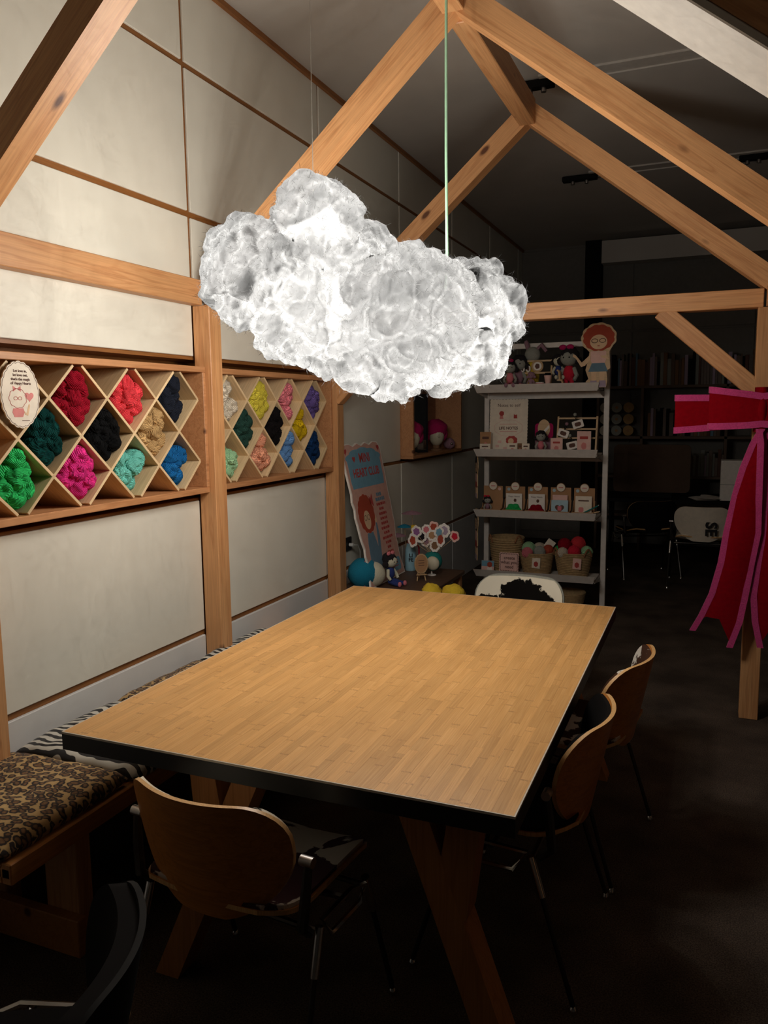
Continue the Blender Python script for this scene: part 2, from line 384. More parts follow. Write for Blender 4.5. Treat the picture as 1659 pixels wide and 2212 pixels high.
# ------------------------------------------------------------------ mesh helpers
class MB:
    def __init__(s):
        s.v = []; s.f = []; s.mi = []
    def add(s, v, f, mi=0):
        o = len(s.v)
        s.v += [tuple(p) for p in v]
        s.f += [tuple(i + o for i in q) for q in f]
        s.mi += [mi] * len(f)
        return s
    def box(s, x0, x1, y0, y1, z0, z1, mi=0, b=0.0):
        if b:
            bm = bmesh.new()
            bmesh.ops.create_cube(bm, size=1.0)
            for q in bm.verts:
                q.co = Vector(((x0 + x1) / 2 + q.co.x * (x1 - x0), (y0 + y1) / 2 + q.co.y * (y1 - y0), (z0 + z1) / 2 + q.co.z * (z1 - z0)))
            bmesh.ops.bevel(bm, geom=list(bm.edges), offset=b, segments=1, affect='EDGES', profile=0.5)
            bm.verts.index_update()
            s.add([q.co.copy() for q in bm.verts], [[q.index for q in f.verts] for f in bm.faces], mi)
            bm.free()
            return s
        v = [(x, y, z) for x in (x0, x1) for y in (y0, y1) for z in (z0, z1)]
        return s.add(v, [(0, 1, 3, 2), (4, 6, 7, 5), (0, 4, 5, 1), (2, 3, 7, 6), (0, 2, 6, 4), (1, 5, 7, 3)], mi)
    def tube(s, pts, r, n=8, mi=0, closed=False, caps=True):
        pts = [Vector(p) for p in pts]
        m = len(pts)
        rr = r if isinstance(r, (list, tuple)) else [r] * m
        rings = []
        up = None
        for i, p in enumerate(pts):
            a = pts[(i - 1) % m] if (i > 0 or closed) else p
            c = pts[(i + 1) % m] if (i < m - 1 or closed) else p
            t = (c - a).normalized()
            if up is None:
                up = Vector((0, 0, 1)) if abs(t.z) < 0.9 else Vector((1, 0, 0))
            e = (up - t * up.dot(t))
            if e.length < 1e-5:
                e = t.orthogonal()
            e.normalize(); up = e
            g = t.cross(e)
            rings.append([p + (e * math.cos(2 * PI * k / n) + g * math.sin(2 * PI * k / n)) * rr[i] for k in range(n)])
        v = [q for ring in rings for q in ring]
        f = []
        for i in range(m if closed else m - 1):
            j = (i + 1) % m
            for k in range(n):
                f.append((i * n + k, i * n + (k + 1) % n, j * n + (k + 1) % n, j * n + k))
        if caps and not closed:
            f.append(tuple(range(n - 1, -1, -1)))
            f.append(tuple((m - 1) * n + k for k in range(n)))
        return s.add(v, f, mi)
    def lathe(s, prof, n=20, c=(0, 0, 0), mi=0):
        v = []; f = []
        m = len(prof)
        for r, z in prof:
            for k in range(n):
                a = 2 * PI * k / n
                v.append((c[0] + r * math.cos(a), c[1] + r * math.sin(a), c[2] + z))
        for i in range(m - 1):
            for k in range(n):
                f.append((i * n + k, i * n + (k + 1) % n, (i + 1) * n + (k + 1) % n, (i + 1) * n + k))
        if prof[0][0] > 1e-6:
            f.append(tuple(range(n - 1, -1, -1)))
        if prof[-1][0] > 1e-6:
            f.append(tuple((m - 1) * n + k for k in range(n)))
        return s.add(v, f, mi)
    def ball(s, c, r, n=16, m=10, mi=0, wob=0.0, seed=0):
        rx, ry, rz = r if isinstance(r, (tuple, list)) else (r, r, r)
        v = [(c[0], c[1], c[2] - rz)]
        for i in range(1, m):
            t = PI * i / m - PI / 2
            for k in range(n):
                a = 2 * PI * k / n
                d = Vector((math.cos(t) * math.cos(a), math.cos(t) * math.sin(a), math.sin(t)))
                w = 1 + (wob * noise.noise(d * 2.5 + Vector((seed, seed * 1.7, 0))) if wob else 0)
                v.append((c[0] + rx * d.x * w, c[1] + ry * d.y * w, c[2] + rz * d.z * w))
        v.append((c[0], c[1], c[2] + rz))
        f = [(0, 1 + (k + 1) % n, 1 + k) for k in range(n)]
        for i in range(m - 2):
            for k in range(n):
                a = 1 + i * n + k; b = 1 + i * n + (k + 1) % n
                f.append((a, b, b + n, a + n))
        top = len(v) - 1; o = 1 + (m - 2) * n
        f += [(o + k, o + (k + 1) % n, top) for k in range(n)]
        return s.add(v, f, mi)
    def prism(s, pts, y0, y1, mi=0):
        """outline in the XZ plane, from y0 (back) to y1 (front, towards -y)"""
        n = len(pts)
        v = [(p[0], y0, p[1]) for p in pts] + [(p[0], y1, p[1]) for p in pts]
        f = [tuple(range(n)), tuple(range(2 * n - 1, n - 1, -1))]
        f += [(k, n + k, n + (k + 1) % n, (k + 1) % n) for k in range(n)]
        return s.add(v, f, mi)
    def grid(s, fn, nu, nv, mi=0):
        v = [fn(i / nu, j / nv) for j in range(nv + 1) for i in range(nu + 1)]
        f = [(j * (nu + 1) + i, j * (nu + 1) + i + 1, (j + 1) * (nu + 1) + i + 1, (j + 1) * (nu + 1) + i) for j in range(nv) for i in range(nu)]
        return s.add(v, f, mi)
    def mesh(s, name, mats, smooth=False):
        me = bpy.data.meshes.new(name)
        me.from_pydata(s.v, [], s.f)
        for m in (mats if isinstance(mats, (list, tuple)) else [mats]):
            me.materials.append(MATS[m])
        if any(s.mi):
            me.polygons.foreach_set('material_index', s.mi)
        bm = bmesh.new(); bm.from_mesh(me)
        bmesh.ops.recalc_face_normals(bm, faces=list(bm.faces))
        bm.to_mesh(me); bm.free()
        if smooth:
            me.polygons.foreach_set('use_smooth', [True] * len(me.polygons))
            if smooth != 2:
                me.set_sharp_from_angle(angle=math.radians(42))
        me.update()
        return me
    def build(s, name, mats, parent=None, loc=(0, 0, 0), rot=(0, 0, 0), smooth=False):
        return put(name, s.mesh(name, mats, smooth), parent, loc, rot)

def put(name, me, parent=None, loc=(0, 0, 0), rot=(0, 0, 0), scale=None):
    o = bpy.data.objects.new(name, me)
    COL.objects.link(o)
    o.parent = parent
    o.location = loc
    o.rotation_euler = rot
    if scale:
        o.scale = scale
    return o

def tag(o, label=None, cat=None, group=None, kind=None):
    if label: o['label'] = label
    if cat: o['category'] = cat
    if group: o['group'] = group
    if kind: o['kind'] = kind
    return o

def thing(name, label, cat, loc=(0, 0, 0), rz=0.0, group=None, rot=None):
    o = bpy.data.objects.new(name, None)
    o.empty_display_size = 0.05
    COL.objects.link(o)
    o.location = loc
    o.rotation_euler = rot if rot else (0, 0, rz)
    return tag(o, label, cat, group)

def copy_tree(o, parent=None):
    c = o.copy(); COL.objects.link(c); c.parent = parent
    for ch in list(o.children):
        copy_tree(ch, c)
    return c

def text(body, size, mt, parent, loc, rot=(PI / 2, 0, 0), name='lettering', align='CENTER', bold=0.0, squeeze=1.0):
    cu = bpy.data.curves.new('t', 'FONT')
    cu.body = body; cu.size = size; cu.align_x = align; cu.align_y = 'CENTER'
    cu.extrude = 0.0004; cu.offset = bold; cu.resolution_u = 3; cu.space_line = 1.0
    to = bpy.data.objects.new('t', cu); COL.objects.link(to)
    dg = bpy.context.evaluated_depsgraph_get()
    me = bpy.data.meshes.new_from_object(to.evaluated_get(dg))
    bpy.data.objects.remove(to); bpy.data.curves.remove(cu)
    me.materials.clear(); me.materials.append(MATS[mt]); me.name = name
    return put(name, me, parent, loc, rot, (squeeze, 1, 1))

def ell(cx, cz, rx, rz, n=28, lobes=0, amp=0.0, a0=0.0, a1=2 * PI):
    full = abs(a1 - a0 - 2 * PI) < 1e-6
    out = []
    for k in range(n if full else n + 1):
        a = a0 + (a1 - a0) * k / n
        w = 1 + amp * abs(math.sin(lobes * a / 2)) if lobes else 1
        out.append((cx + rx * w * math.cos(a), cz + rz * w * math.sin(a)))
    return out

def rrect(x0, x1, z0, z1, r, n=5):
    out = []
    for cx, cz, a in ((x1 - r, z1 - r, 0), (x0 + r, z1 - r, PI / 2), (x0 + r, z0 + r, PI), (x1 - r, z0 + r, 1.5 * PI)):
        out += [(cx + r * math.cos(a + PI / 2 * k / n), cz + r * math.sin(a + PI / 2 * k / n)) for k in range(n + 1)]
    return out

def wavy_rect(x0, x1, z0, z1, step, amp):
    out = []
    def edge(ax, az, bx, bz):
        d = math.hypot(bx - ax, bz - az); k = max(2, round(d / step)); nx, nz = (bz - az) / d, -(bx - ax) / d
        for i in range(k * 4):
            t = i / (k * 4); w = abs(math.sin(PI * k * t)) * amp
            out.append((ax + (bx - ax) * t + nx * w, az + (bz - az) * t + nz * w))
    edge(x0, z0, x1, z0); edge(x1, z0, x1, z1); edge(x1, z1, x0, z1); edge(x0, z1, x0, z0)
    return out

def flat(name, pts, mt, parent, y=0.0, t=0.004):
    """a flat cut piece standing in the XZ plane, its front at y - t"""
    return MB().prism(pts, y, y - t).build(name, mt, parent)

# ------------------------------------------------------------------ the room shell
WX = -2.2            # face of the wall panels
CEIL = 3.53
BACK = 9.8
MB().add([(-2.4, -1.5, 0), (4.5, -1.5, 0), (4.5, BACK + .1, 0), (-2.4, BACK + .1, 0)], [(0, 1, 2, 3)]).build('floor', 'carpet')['kind'] = 'structure'

bays = [-0.84, 0.46, 1.76, 3.06, 4.36, 5.655, 6.95, 8.25, 9.55, 9.8]
wl = MB()
RB = WX - 0.011
wl.box(-2.5, RB, -0.84, BACK, 0, 1.225)
wl.box(-2.5, RB, -0.84, BACK, 1.86, CEIL)
open_bays = {2, 3, 5}
for i in range(len(bays) - 1):
    if i in open_bays:
        wl.box(-2.5, -2.36, bays[i], bays[i + 1], 1.225, 1.86)
    else:
        wl.box(-2.5, RB, bays[i], bays[i + 1], 1.225, 1.86)
wall_left = wl.build('wall_left', 'batten')
wall_left['kind'] = 'structure'
rows = [(0.0, 0.568, 'plinth_grey'), (0.594, 1.212, 'panel_white'), (1.237, 1.850, 'panel_white'), (1.876, 2.489, 'panel_white'), (2.516, 3.126, 'panel_white'), (3.152, 3.515, 'panel_white')]
for i in range(len(bays) - 1):
    for j, (z0, z1, mt) in enumerate(rows):
        if j == 2 and i in open_bays:
            continue
        y0, y1 = bays[i] + 0.011, bays[i + 1] - 0.011
        MB().box(RB - 0.001, WX + (0.004 if j == 0 else 0), y0, y1, z0, z1, b=0.0025).build('panel', mt, wall_left)

ceiling = MB().box(-2.5, 4.5, -1.5, BACK + .1, CEIL, CEIL + 0.12).build('ceiling', 'ceiling_grey')
ceiling['kind'] = 'structure'
MB().box(WX, WX + 0.02, -0.84, BACK, CEIL - 0.028, CEIL).build('trim_1', 'batten')['kind'] = 'structure'
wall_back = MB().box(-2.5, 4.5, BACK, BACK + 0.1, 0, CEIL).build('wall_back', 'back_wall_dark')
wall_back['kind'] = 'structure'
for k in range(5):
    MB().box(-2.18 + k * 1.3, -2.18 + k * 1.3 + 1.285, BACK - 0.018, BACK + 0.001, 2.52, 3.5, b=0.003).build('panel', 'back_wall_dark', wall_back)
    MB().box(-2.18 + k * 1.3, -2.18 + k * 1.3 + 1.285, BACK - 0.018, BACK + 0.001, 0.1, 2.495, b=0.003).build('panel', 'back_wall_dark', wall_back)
MB().box(-1.42, -1.24, BACK - 0.22, BACK - 0.02, 0, CEIL).build('trim_2', 'black')['kind'] = 'structure'
MB().box(-1.2, 4.4, BACK - 0.5, BACK - 0.3, 3.22, 3.46).build('trim_3', 'ceiling_grey')['kind'] = 'structure'

def track(y, x0, x1, mods, label):
    t = thing('ceiling_track', label, 'ceiling track', (0, y, CEIL), group='ceiling light tracks')
    MB().box(x0, x1, -0.07, 0.07, -0.012, 0).build('rail_plate', 'ceiling_track_grey', t)
    MB().box(x0, x1, 0.045, 0.055, -0.02, -0.012).build('rail_lip', 'ceiling_grey', t)
    for mx, w in mods:
        p = MB().box(mx, mx + w, -0.035, 0.035, -0.05, -0.012, b=0.004).build('track_adapter', 'black', t)
        MB().tube([(mx + w * .3, 0, -0.05), (mx + w * .3, 0, -0.075)], 0.016, 10).tube([(mx + w * .7, 0, -0.05), (mx + w * .7, 0, -0.075)], 0.016, 10).build('socket', 'alu', p, smooth=True)
track(4.87, -1.0, 2.2, [(-1.12, 0.2)], 'pale ceiling track with a dark adapter, nearer one beside the ridge')
track(6.9, -1.0, 2.2, [(-1.22, 0.28), (0.12, 0.2)], 'pale ceiling track with dark adapters, farther one in the dark room')

# ------------------------------------------------------------------ timber house frame
frame = thing('timber_house_frame', 'pine house-shaped frame of posts and rafters around the table', 'wooden frame')
T = 0.09

def bar(name, a, b, w, h, mt='pine', parent=None, upv=(0, 0, 1), cuts=None, bev=0.003):
    """a square timber from a to b; local X runs along it, so the grain does too"""
    a = Vector(a); b = Vector(b); d = b - a; Lh = d.length
    x = d.normalized(); z = Vector(upv); z = (z - x * z.dot(x)).normalized(); y = z.cross(x)
    o = MB().box(-Lh / 2, Lh / 2, -w / 2, w / 2, -h / 2, h / 2, b=bev).build(name, mt, parent)
    M = Matrix.Translation((a + b) / 2) @ Matrix((x, y, z)).transposed().to_4x4()
    o.matrix_local = M
    return o

def rafter(name, y0, side):
    """plumb-cut rafter leaf between apex and eave"""
    ax, top, vt = -0.96, 3.245, 0.125
    if side < 0:
        sl, xe = 0.868, -2.125
    else:
        sl, xe = 0.79, (0.29 if y0 > 4 else 0.37)
    ze = top - sl * abs(xe - ax)
    cx, cz = (ax + xe) / 2, (top + ze) / 2 - vt / 2
    ang = math.atan2(ze - top, xe - ax)
    Ln = math.hypot(xe - ax, ze - top)
    # local x along the slope; ends are plumb
    pts = []
    for X, Z in ((ax, top), (xe, ze), (xe, ze - vt), (ax, top - vt)):
        dx, dz = X - cx, Z - cz
        pts.append((dx * math.cos(ang) + dz * math.sin(ang), -dx * math.sin(ang) + dz * math.cos(ang)))
    return MB().prism(pts, T, 0).build(name, 'pine', frame, (cx, y0, cz), (0, -ang, 0))

FY = (1.73, 3.049, 4.35)
for i, y in enumerate(FY):
    for x in (-2.151, 0.236 + (0.085 if i < 2 else 0)):
        bar('post', (x, y + T / 2, 0), (x, y + T / 2, 2.10), T, T, 'pine', frame, upv=(0, 1, 0))
    rafter('rafter', y, -1)
    rafter('rafter', y, 1)
for y0, y1 in ((FY[0] + T, FY[1]), (FY[1] + T, FY[2])):
    bar('wall_plate', (-2.168, y0, 2.155), (-2.168, y1, 2.155), 0.055, 0.11, 'pine', frame)
    bar('wall_plate', (0.335, y0, 2.15), (0.335 if y1 < 4 else 0.255, y1, 2.15), 0.06, 0.10, 'pine', frame)
    bar('ridge_beam', (-0.96, y0 - (T if y0 < 2 else 0), 3.17), (-0.96, y1, 3.17), 0.085, 0.125, 'pine', frame)
bar('tie_beam', (-2.107, FY[2] + T / 2, 2.145), (0.215, FY[2] + T / 2, 2.145), T, 0.09, 'pine', frame)
bar('brace', (-0.26, FY[2] + 0.042, 2.11), (0.21, FY[2] + 0.042, 1.69), 0.08, 0.088, 'pine', frame)
bar('brace', (-1.70, FY[2] + 0.042, 2.11), (-2.13, FY[2] + 0.042, 1.69), 0.08, 0.088, 'pine', frame)
bar('lining_board', (-0.90, FY[0] + 0.115, 3.245 - 0.125 - 0.0474 - 0.012), (0.26, FY[0] + 0.115, 3.245 - 0.125 - 0.9638 - 0.012), 0.23, 0.018, 'white_paint', frame)['label'] = 'white painted board under the rafter'

# ------------------------------------------------------------------ cloud pendant lamp
lamp = thing('cloud_lamp', 'glowing white cloud pendant lamp of fluffy wadding above the table', 'pendant lamp', (-1.08, 2.5, 1.95))
LOBES = [(-1.238, 2.42, 2.219, 0.150), (-1.400, 2.32, 2.060, 0.180), (-1.485, 2.34, 2.054, 0.122), (-1.287, 2.36, 1.938, 0.160), (-1.177, 2.55, 2.093, 0.172),
         (-0.922, 2.48, 1.930, 0.216), (-1.059, 2.45, 1.845, 0.150), (-0.980, 2.50, 1.768, 0.122), (-0.753, 2.78, 1.936, 0.138), (-0.796, 2.75, 1.999, 0.146),
         (-0.849, 2.65, 1.803, 0.124), (-0.747, 2.70, 1.802, 0.092), (-1.196, 2.45, 1.850, 0.116), (-1.05, 2.68, 1.98, 0.17), (-1.33, 2.55, 2.05, 0.15)]

def cloud_mesh():
    b = MB()
    for x, y, z, r in LOBES:
        b.ball((x + 1.08, y - 2.5, z - 1.95), r, 24, 16)
    me = b.mesh('cloud_seed', 'wadding')
    o = bpy.data.objects.new('cloud_seed', me); COL.objects.link(o)
    md = o.modifiers.new('r', 'REMESH'); md.mode = 'VOXEL'; md.voxel_size = 0.0062
    dg = bpy.context.evaluated_depsgraph_get()
    m2 = bpy.data.meshes.new_from_object(o.evaluated_get(dg))
    bpy.data.objects.remove(o); bpy.data.meshes.remove(me)
    nv = len(m2.vertices)
    co = [v.co.copy() for v in m2.vertices]; no = [v.normal.copy() for v in m2.vertices]
    new = []
    for p, n in zip(co, no):
        q = p + Vector(noise.noise_vector(p * 6.0)) * 0.045
        b1 = abs(noise.noise(q * 6.5)); b2 = abs(noise.noise(q * 13.0 + Vector((3, 1, 7)))); b3 = abs(noise.noise(q * 29.0 + Vector((9, 2, 4))))
        puff = 0.066 * b1 + 0.034 * b2 + 0.016 * b3 - 0.024
        fine = 0.0035 * noise.fractal(p * 60.0, 0.8, 2.1, 3)
        new.append(p + n * (puff + fine) + Vector(noise.noise_vector(p * 22)) * 0.006)
    for v, p in zip(m2.vertices, new):
        v.co = p
    m2.polygons.foreach_set('use_smooth', [True] * len(m2.polygons))
    m2.materials.clear(); m2.materials.append(MATS['wadding'])
    at = m2.color_attributes.new('thinness', 'FLOAT_COLOR', 'POINT')
    buf = []
    for p in co:
        w = p + Vector(noise.noise_vector(p * 9.0)) * 0.03
        a = noise.fractal(w * 11.0, 0.75, 2.1, 4)
        rg = abs(noise.noise(w * 17.0 + Vector((5, 0, 2)))); rg2 = abs(noise.noise(w * 36.0 + Vector((1, 8, 3))))
        t = 0.92 + 0.26 * max(-1, min(1, a)) + 0.65 * max(0, 1 - rg / 0.09) ** 1.5 + 0.25 * max(0, 1 - rg2 / 0.12)
        buf += [t, t, t, 1.0]
    at.data.foreach_set('color', buf)
    m2.update(); m2.name = 'wadding_body'
    return m2
cm = cloud_mesh()
put('wadding_body', cm, lamp)
# loose fibre ends all over the wadding
fz = MB()
r2 = random.Random(3)
polys = cm.polygons
for k in range(16000):
    p = polys[r2.randrange(len(polys))]
    c = p.center; n = p.normal
    t = Vector((r2.gauss(0, 1), r2.gauss(0, 1), r2.gauss(0, 1)))
    t = (t - n * t.dot(n)).normalized()
    ln = r2.uniform(0.008, 0.034)
    d1 = (n * r2.uniform(0.2, 1.0) + t).normalized()
    d2 = (n * r2.uniform(-0.4, 0.6) + t).normalized()
    s = n.cross(t).normalized() * r2.uniform(0.0003, 0.0006)
    a = c - n * 0.002; m_ = c + d1 * ln * 0.55; e = m_ + d2 * ln * 0.5
    fz.add([a - s, a + s, m_ + s * .8, m_ - s * .8, e], [(0, 1, 2, 3), (3, 2, 4)])
fm = bpy.data.meshes.new('fibre_fuzz'); fm.from_pydata(fz.v, [], fz.f); fm.materials.append(MATS['wadding_fibre'])
put('fibre_fuzz', fm, lamp)['kind'] = 'stuff'
MB().tube([(0.135, 0.42, 1.14), (0.134, 0.42, 0.6), (0.137, 0.42, 0.2), (0.137, 0.40, 0.12)], 0.0055, 8).build('cord', 'cord_green', lamp, smooth=True)
MB().tube([(-0.205, 0.0, 0.415), (-0.20, 0.0, CEIL - 1.95)], 0.0012, 5).build('suspension_wire', 'wire', lamp)
BULBS = [(-1.24, 2.43, 2.22), (-1.42, 2.33, 2.07), (-1.30, 2.38, 1.97), (-1.18, 2.55, 2.08), (-1.06, 2.52, 1.90), (-0.92, 2.50, 1.95), (-0.93, 2.53, 1.84),
         (-1.05, 2.66, 1.99), (-0.78, 2.76, 1.97), (-0.80, 2.70, 1.84), (-1.18, 2.45, 1.90), (-1.33, 2.52, 2.06)]
rb = random.Random(9)
BULBS = [(x + rb.uniform(-.06, .06), y + rb.uniform(-.06, .06), z + rb.uniform(-.06, .06)) for (x, y, z) in BULBS for _ in range(5)]
for i, (x, y, z) in enumerate(BULBS):
    ld = bpy.data.lights.new('bulb', 'POINT')
    ld.energy = LAMP_W; ld.color = LAMP_COL; ld.shadow_soft_size = 0.0
    lo = bpy.data.objects.new('bulb', ld); COL.objects.link(lo); lo.parent = lamp
    lo.location = (x + 1.08, y - 2.5, z - 1.95)

# ------------------------------------------------------------------ yarn shelves
def skein_mesh(seed):
    """a pull skein lying along local X: wound strands, sunk ends with a centre hole"""
    r_ = random.Random(seed)
    nu, nv = 20, 34
    v = []; f = []
    prof = []
    for i in range(nu + 1):
        t = i / nu
        a = PI * t
        x = -0.050 * math.cos(a)
        r = 0.0405 * math.sin(a) ** 0.62
        if i in (0, nu): x *= 0.72; r = 0.006
        if i in (1, nu - 1): x *= 0.80; r = 0.009
        prof.append((x, r))
    ph = r_.uniform(0, 6)
    for i, (x, r) in enumerate(prof):
        for k in range(nv):
            a = 2 * PI * k / nv
            tw = 0.9 * math.sin(PI * i / nu * 1.3 + ph)
            ridge = 0.0016 * math.sin(17 * a + i * 1.9 + tw * 3) + 0.0022 * math.sin(5 * a - i * 1.1 + ph)
            rr = max(0.002, r + ridge * min(1, r / 0.02))
            v.append((x + 0.002 * math.sin(3 * a + ph), rr * math.cos(a) * 1.05, rr * math.sin(a) * 0.95))
    for i in range(nu):
        for k in range(nv):
            f.append((i * nv + k, i * nv + (k + 1) % nv, (i + 1) * nv + (k + 1) % nv, (i + 1) * nv + k))
    f.append(tuple(range(nv - 1, -1, -1))); f.append(tuple(nu * nv + k for k in range(nv)))
    m = MB().add(v, f)
    # a few loose strands laid round the skein, off its axis
    for q in range(7):
        tilt = r_.uniform(-0.75, 0.75); sh = r_.uniform(-0.018, 0.018)
        ring = []
        for k in range(22):
            a = 2 * PI * k / 22
            x = sh + 0.028 * math.sin(a + q) * tilt
            rr = 0.0405 * max(0.05, 1 - (x / 0.052) ** 2) ** 0.31 + 0.0012
            ring.append((x, rr * math.cos(a) * 1.05, rr * math.sin(a) * 0.95))
        m.tube(ring, 0.0016, 5, closed=True)
    return m
SK_V = [skein_mesh(s) for s in (1, 2, 3)]
SK_ME = {}
def skein_me(col, k):
    key = (col, k)
    if key not in SK_ME:
        SK_ME[key] = SK_V[k].mesh('yarn_skein', 'yarn_' + col.replace(' ', '_'), smooth=2)
    return SK_ME[key]

PACK = [('lowest', 0.0, -0.066), ('lower left', -0.042, -0.028), ('lower right', 0.040, -0.030), ('middle', -0.002, 0.004),
        ('upper left', -0.036, 0.034), ('upper right', 0.040, 0.028), ('topmost', 0.0, 0.067)]
BZ0, BZ1, BXF, BXB = 1.252, 1.826, -2.137, -2.345

def yarn_shelf(name, y0, y1, cols, colours, label, which, keep):
    root = thing(name, label, 'yarn shelf', (0, 0, 0))
    t = 0.026
    MB().box(BXB, BXF, y0, y1, BZ0, BZ0 + t, b=0.002).build('bottom_board', 'shelf_pine', root)
    MB().box(BXB, BXF, y0, y1, BZ1 - t, BZ1, b=0.002).build('top_board', 'shelf_pine', root)
    for ya, yb in ((y0, y0 + 0.02), (y1 - 0.02, y1)):
        MB().box(BXB, BXF, ya, yb, BZ0 + t, BZ1 - t, b=0.002).build('side_board', 'shelf_pine', root)
    MB().box(BXB - 0.006, BXB, y0, y1, BZ0, BZ1).build('back_board', 'box_back', root)
    p = cols[1] - cols[0]; hw = p / 2; hz = 0.1385; zc = 1.5395
    zlo, zhi = BZ0 + t, BZ1 - t
    xl0, xl1 = BXB, -2.149
    # slats: every diagonal run of the diamond lattice, clipped to the box
    ya, yb = cols[0] - hw, cols[-1] + hw
    st = 0.011
    def slat(yA, zA, yB, zB, over):
        d = Vector((0, yB - yA, zB - zA)); Ln = d.length; x = d.normalized()
        ux = Vector((1, 0, 0)); nz = ux.cross(x)
        dx = xl1 - xl0 - (0.0 if over else 0.001)
        o = MB().box(-Ln / 2, Ln / 2, -dx / 2, dx / 2, -st / 2, st / 2, b=0.001).build('lattice_slat', 'lattice_ply', root)
        o.matrix_local = Matrix.Translation((xl0 + dx / 2, (yA + yB) / 2, (zA + zB) / 2)) @ Matrix((x, ux, x.cross(ux))).transposed().to_4x4()
    def clip(yA, zA, yB, zB):
        def at(z):
            return yA + (yB - yA) * (z - zA) / (zB - zA)
        za, zb = max(min(zA, zB), zlo + 0.004), min(max(zA, zB), zhi - 0.004)
        return (at(za), za, at(zb), zb)
    s = hz / hw
    ends = set()
    n = len(cols)
    for k in range(n):
        # rising runs start at the bottom tip of column k, falling runs at the top tip
        yt = cols[k]
        top = min(yt + 4 * hw, yb)
        zA = zc - 2 * hz
        # upward to the right
        yE = min(yt + 4 * hw, yb); slat(*clip(yt, zA, yE, zA + (yE - yt) * s), True)
        yE = max(yt - 4 * hw, ya); slat(*clip(yt, zA, yE, zA + (yt - yE) * s), False)
        zT = zc + 2 * hz
        if k < n - 1 and yt + 4 * hw > yb + 1e-6:
            pass
        # runs that begin at a top tip and are not already covered
        if yt + 4 * hw > yb:
            yE = yb; slat(*clip(yt, zT, yE, zT - (yE - yt) * s), False)
        if yt - 4 * hw < ya:
            yE = ya; slat(*clip(yt, zT, yE, zT - (yt - yE) * s), True)
    cells = [('top', c, zc + hz) for c in cols] + [('middle', (cols[k] + cols[k + 1]) / 2, zc) for k in range(n - 1)] + [('bottom', c, zc - hz) for c in cols]
    for (row, cy, cz), colr in zip(cells, colours):
        if colr is None:
            continue
        for wd, dy, dz in PACK:
            if (row, colr) in keep and wd not in keep[(row, colr)]:
                continue
            if row == 'top' and wd == 'topmost': dz -= 0.006
            if row == 'bottom' and wd == 'lowest': dz += 0.008
            k = rnd.randrange(3)
            x = -2.207 + rnd.uniform(-0.012, 0.012) + (0.012 if wd in ('middle', 'topmost') else 0)
            sc_ = rnd.uniform(1.0, 1.09)
            o = put('yarn_skein', skein_me(colr, k), None, (x, cy + dy + rnd.uniform(-0.004, 0.004), cz + dz + rnd.uniform(-0.004, 0.004)),
                    (rnd.uniform(0, 6.28), rnd.uniform(-0.35, 0.35), rnd.uniform(-0.45, 0.45)), (sc_ * 0.95, sc_, sc_))
            tag(o, f'{colr} yarn skein, {wd} of its diamond cell, {which}', 'yarn', f'{colr} skeins, {which}')

c1 = [1.980, 2.2715, 2.563, 2.8545]
yarn_shelf('yarn_shelf', 1.826, 3.046, c1, [None, 'crimson', 'coral red', 'charcoal navy', 'dark green', 'black', 'beige', 'emerald green', 'hot pink', 'aqua', 'blue'],
           'pine wall shelf with pale diamond lattice, nearer one with the oval card', 'nearer yarn shelf',
           {('bottom', 'aqua'): ('lowest', 'lower left', 'middle', 'upper left', 'upper right'), ('bottom', 'blue'): ('lowest', 'lower left', 'middle', 'upper left', 'upper right'),
            ('top', 'charcoal navy'): ('lowest', 'lower left', 'middle', 'upper left', 'topmost', 'lower right')})
c2 = [3.266, 3.559, 3.852, 4.145]
yarn_shelf('yarn_shelf', 3.142, 4.347, c2, ['cream', 'yellow', 'rose pink', 'purple', 'bottle green', 'dark brown', 'mustard', 'mint green', 'peach', 'sky blue', 'navy'],
           'pine wall shelf with pale diamond lattice, farther one behind the middle post', 'farther yarn shelf',
           {('top', 'cream'): ('lowest', 'lower left', 'lower right', 'upper left', 'topmost'), ('bottom', 'peach'): ('lowest', 'lower left', 'middle', 'lower right', 'topmost'),
            ('bottom', 'sky blue'): ('lowest', 'lower left', 'middle', 'topmost'), ('middle', 'mustard'): ('lowest', 'lower left', 'lower right', 'middle', 'topmost'),
            ('top', 'rose pink'): ('lowest', 'middle', 'upper left', 'upper right', 'topmost'), ('bottom', 'mint green'): ('lowest', 'lower left', 'lower right', 'middle', 'upper left')})

# ------------------------------------------------------------------ table
TX0, TX1, TY0, TY1, TZ = -1.646, -0.361, 1.594, 3.552, 0.74
table = thing('bamboo_table', 'large bamboo-topped table with black edge and wooden Y-shaped legs', 'table', ((TX0 + TX1) / 2, (TY0 + TY1) / 2, 0))
hx, hy = (TX1 - TX0) / 2, (TY1 - TY0) / 2
core = MB().box(-hx, hx, -hy, hy, TZ - 0.052, TZ - 0.006, b=0.001).build('tabletop', 'black_edge', table)
ed = MB()
e = 0.0035
ed.box(-hx, hx, -hy, -hy + e, TZ - 0.006, TZ - 0.0002); ed.box(-hx, hx, hy - e, hy, TZ - 0.006, TZ - 0.0002)
ed.box(-hx, -hx + e, -hy + e, hy - e, TZ - 0.006, TZ - 0.0002); ed.box(hx - e, hx, -hy + e, hy - e, TZ - 0.006, TZ - 0.0002)
ed.build('edge_strip', 'table_edge_strip', core)
NS = 50
sw = (2 * hx - 2 * e) / NS
rs = random.Random(11)
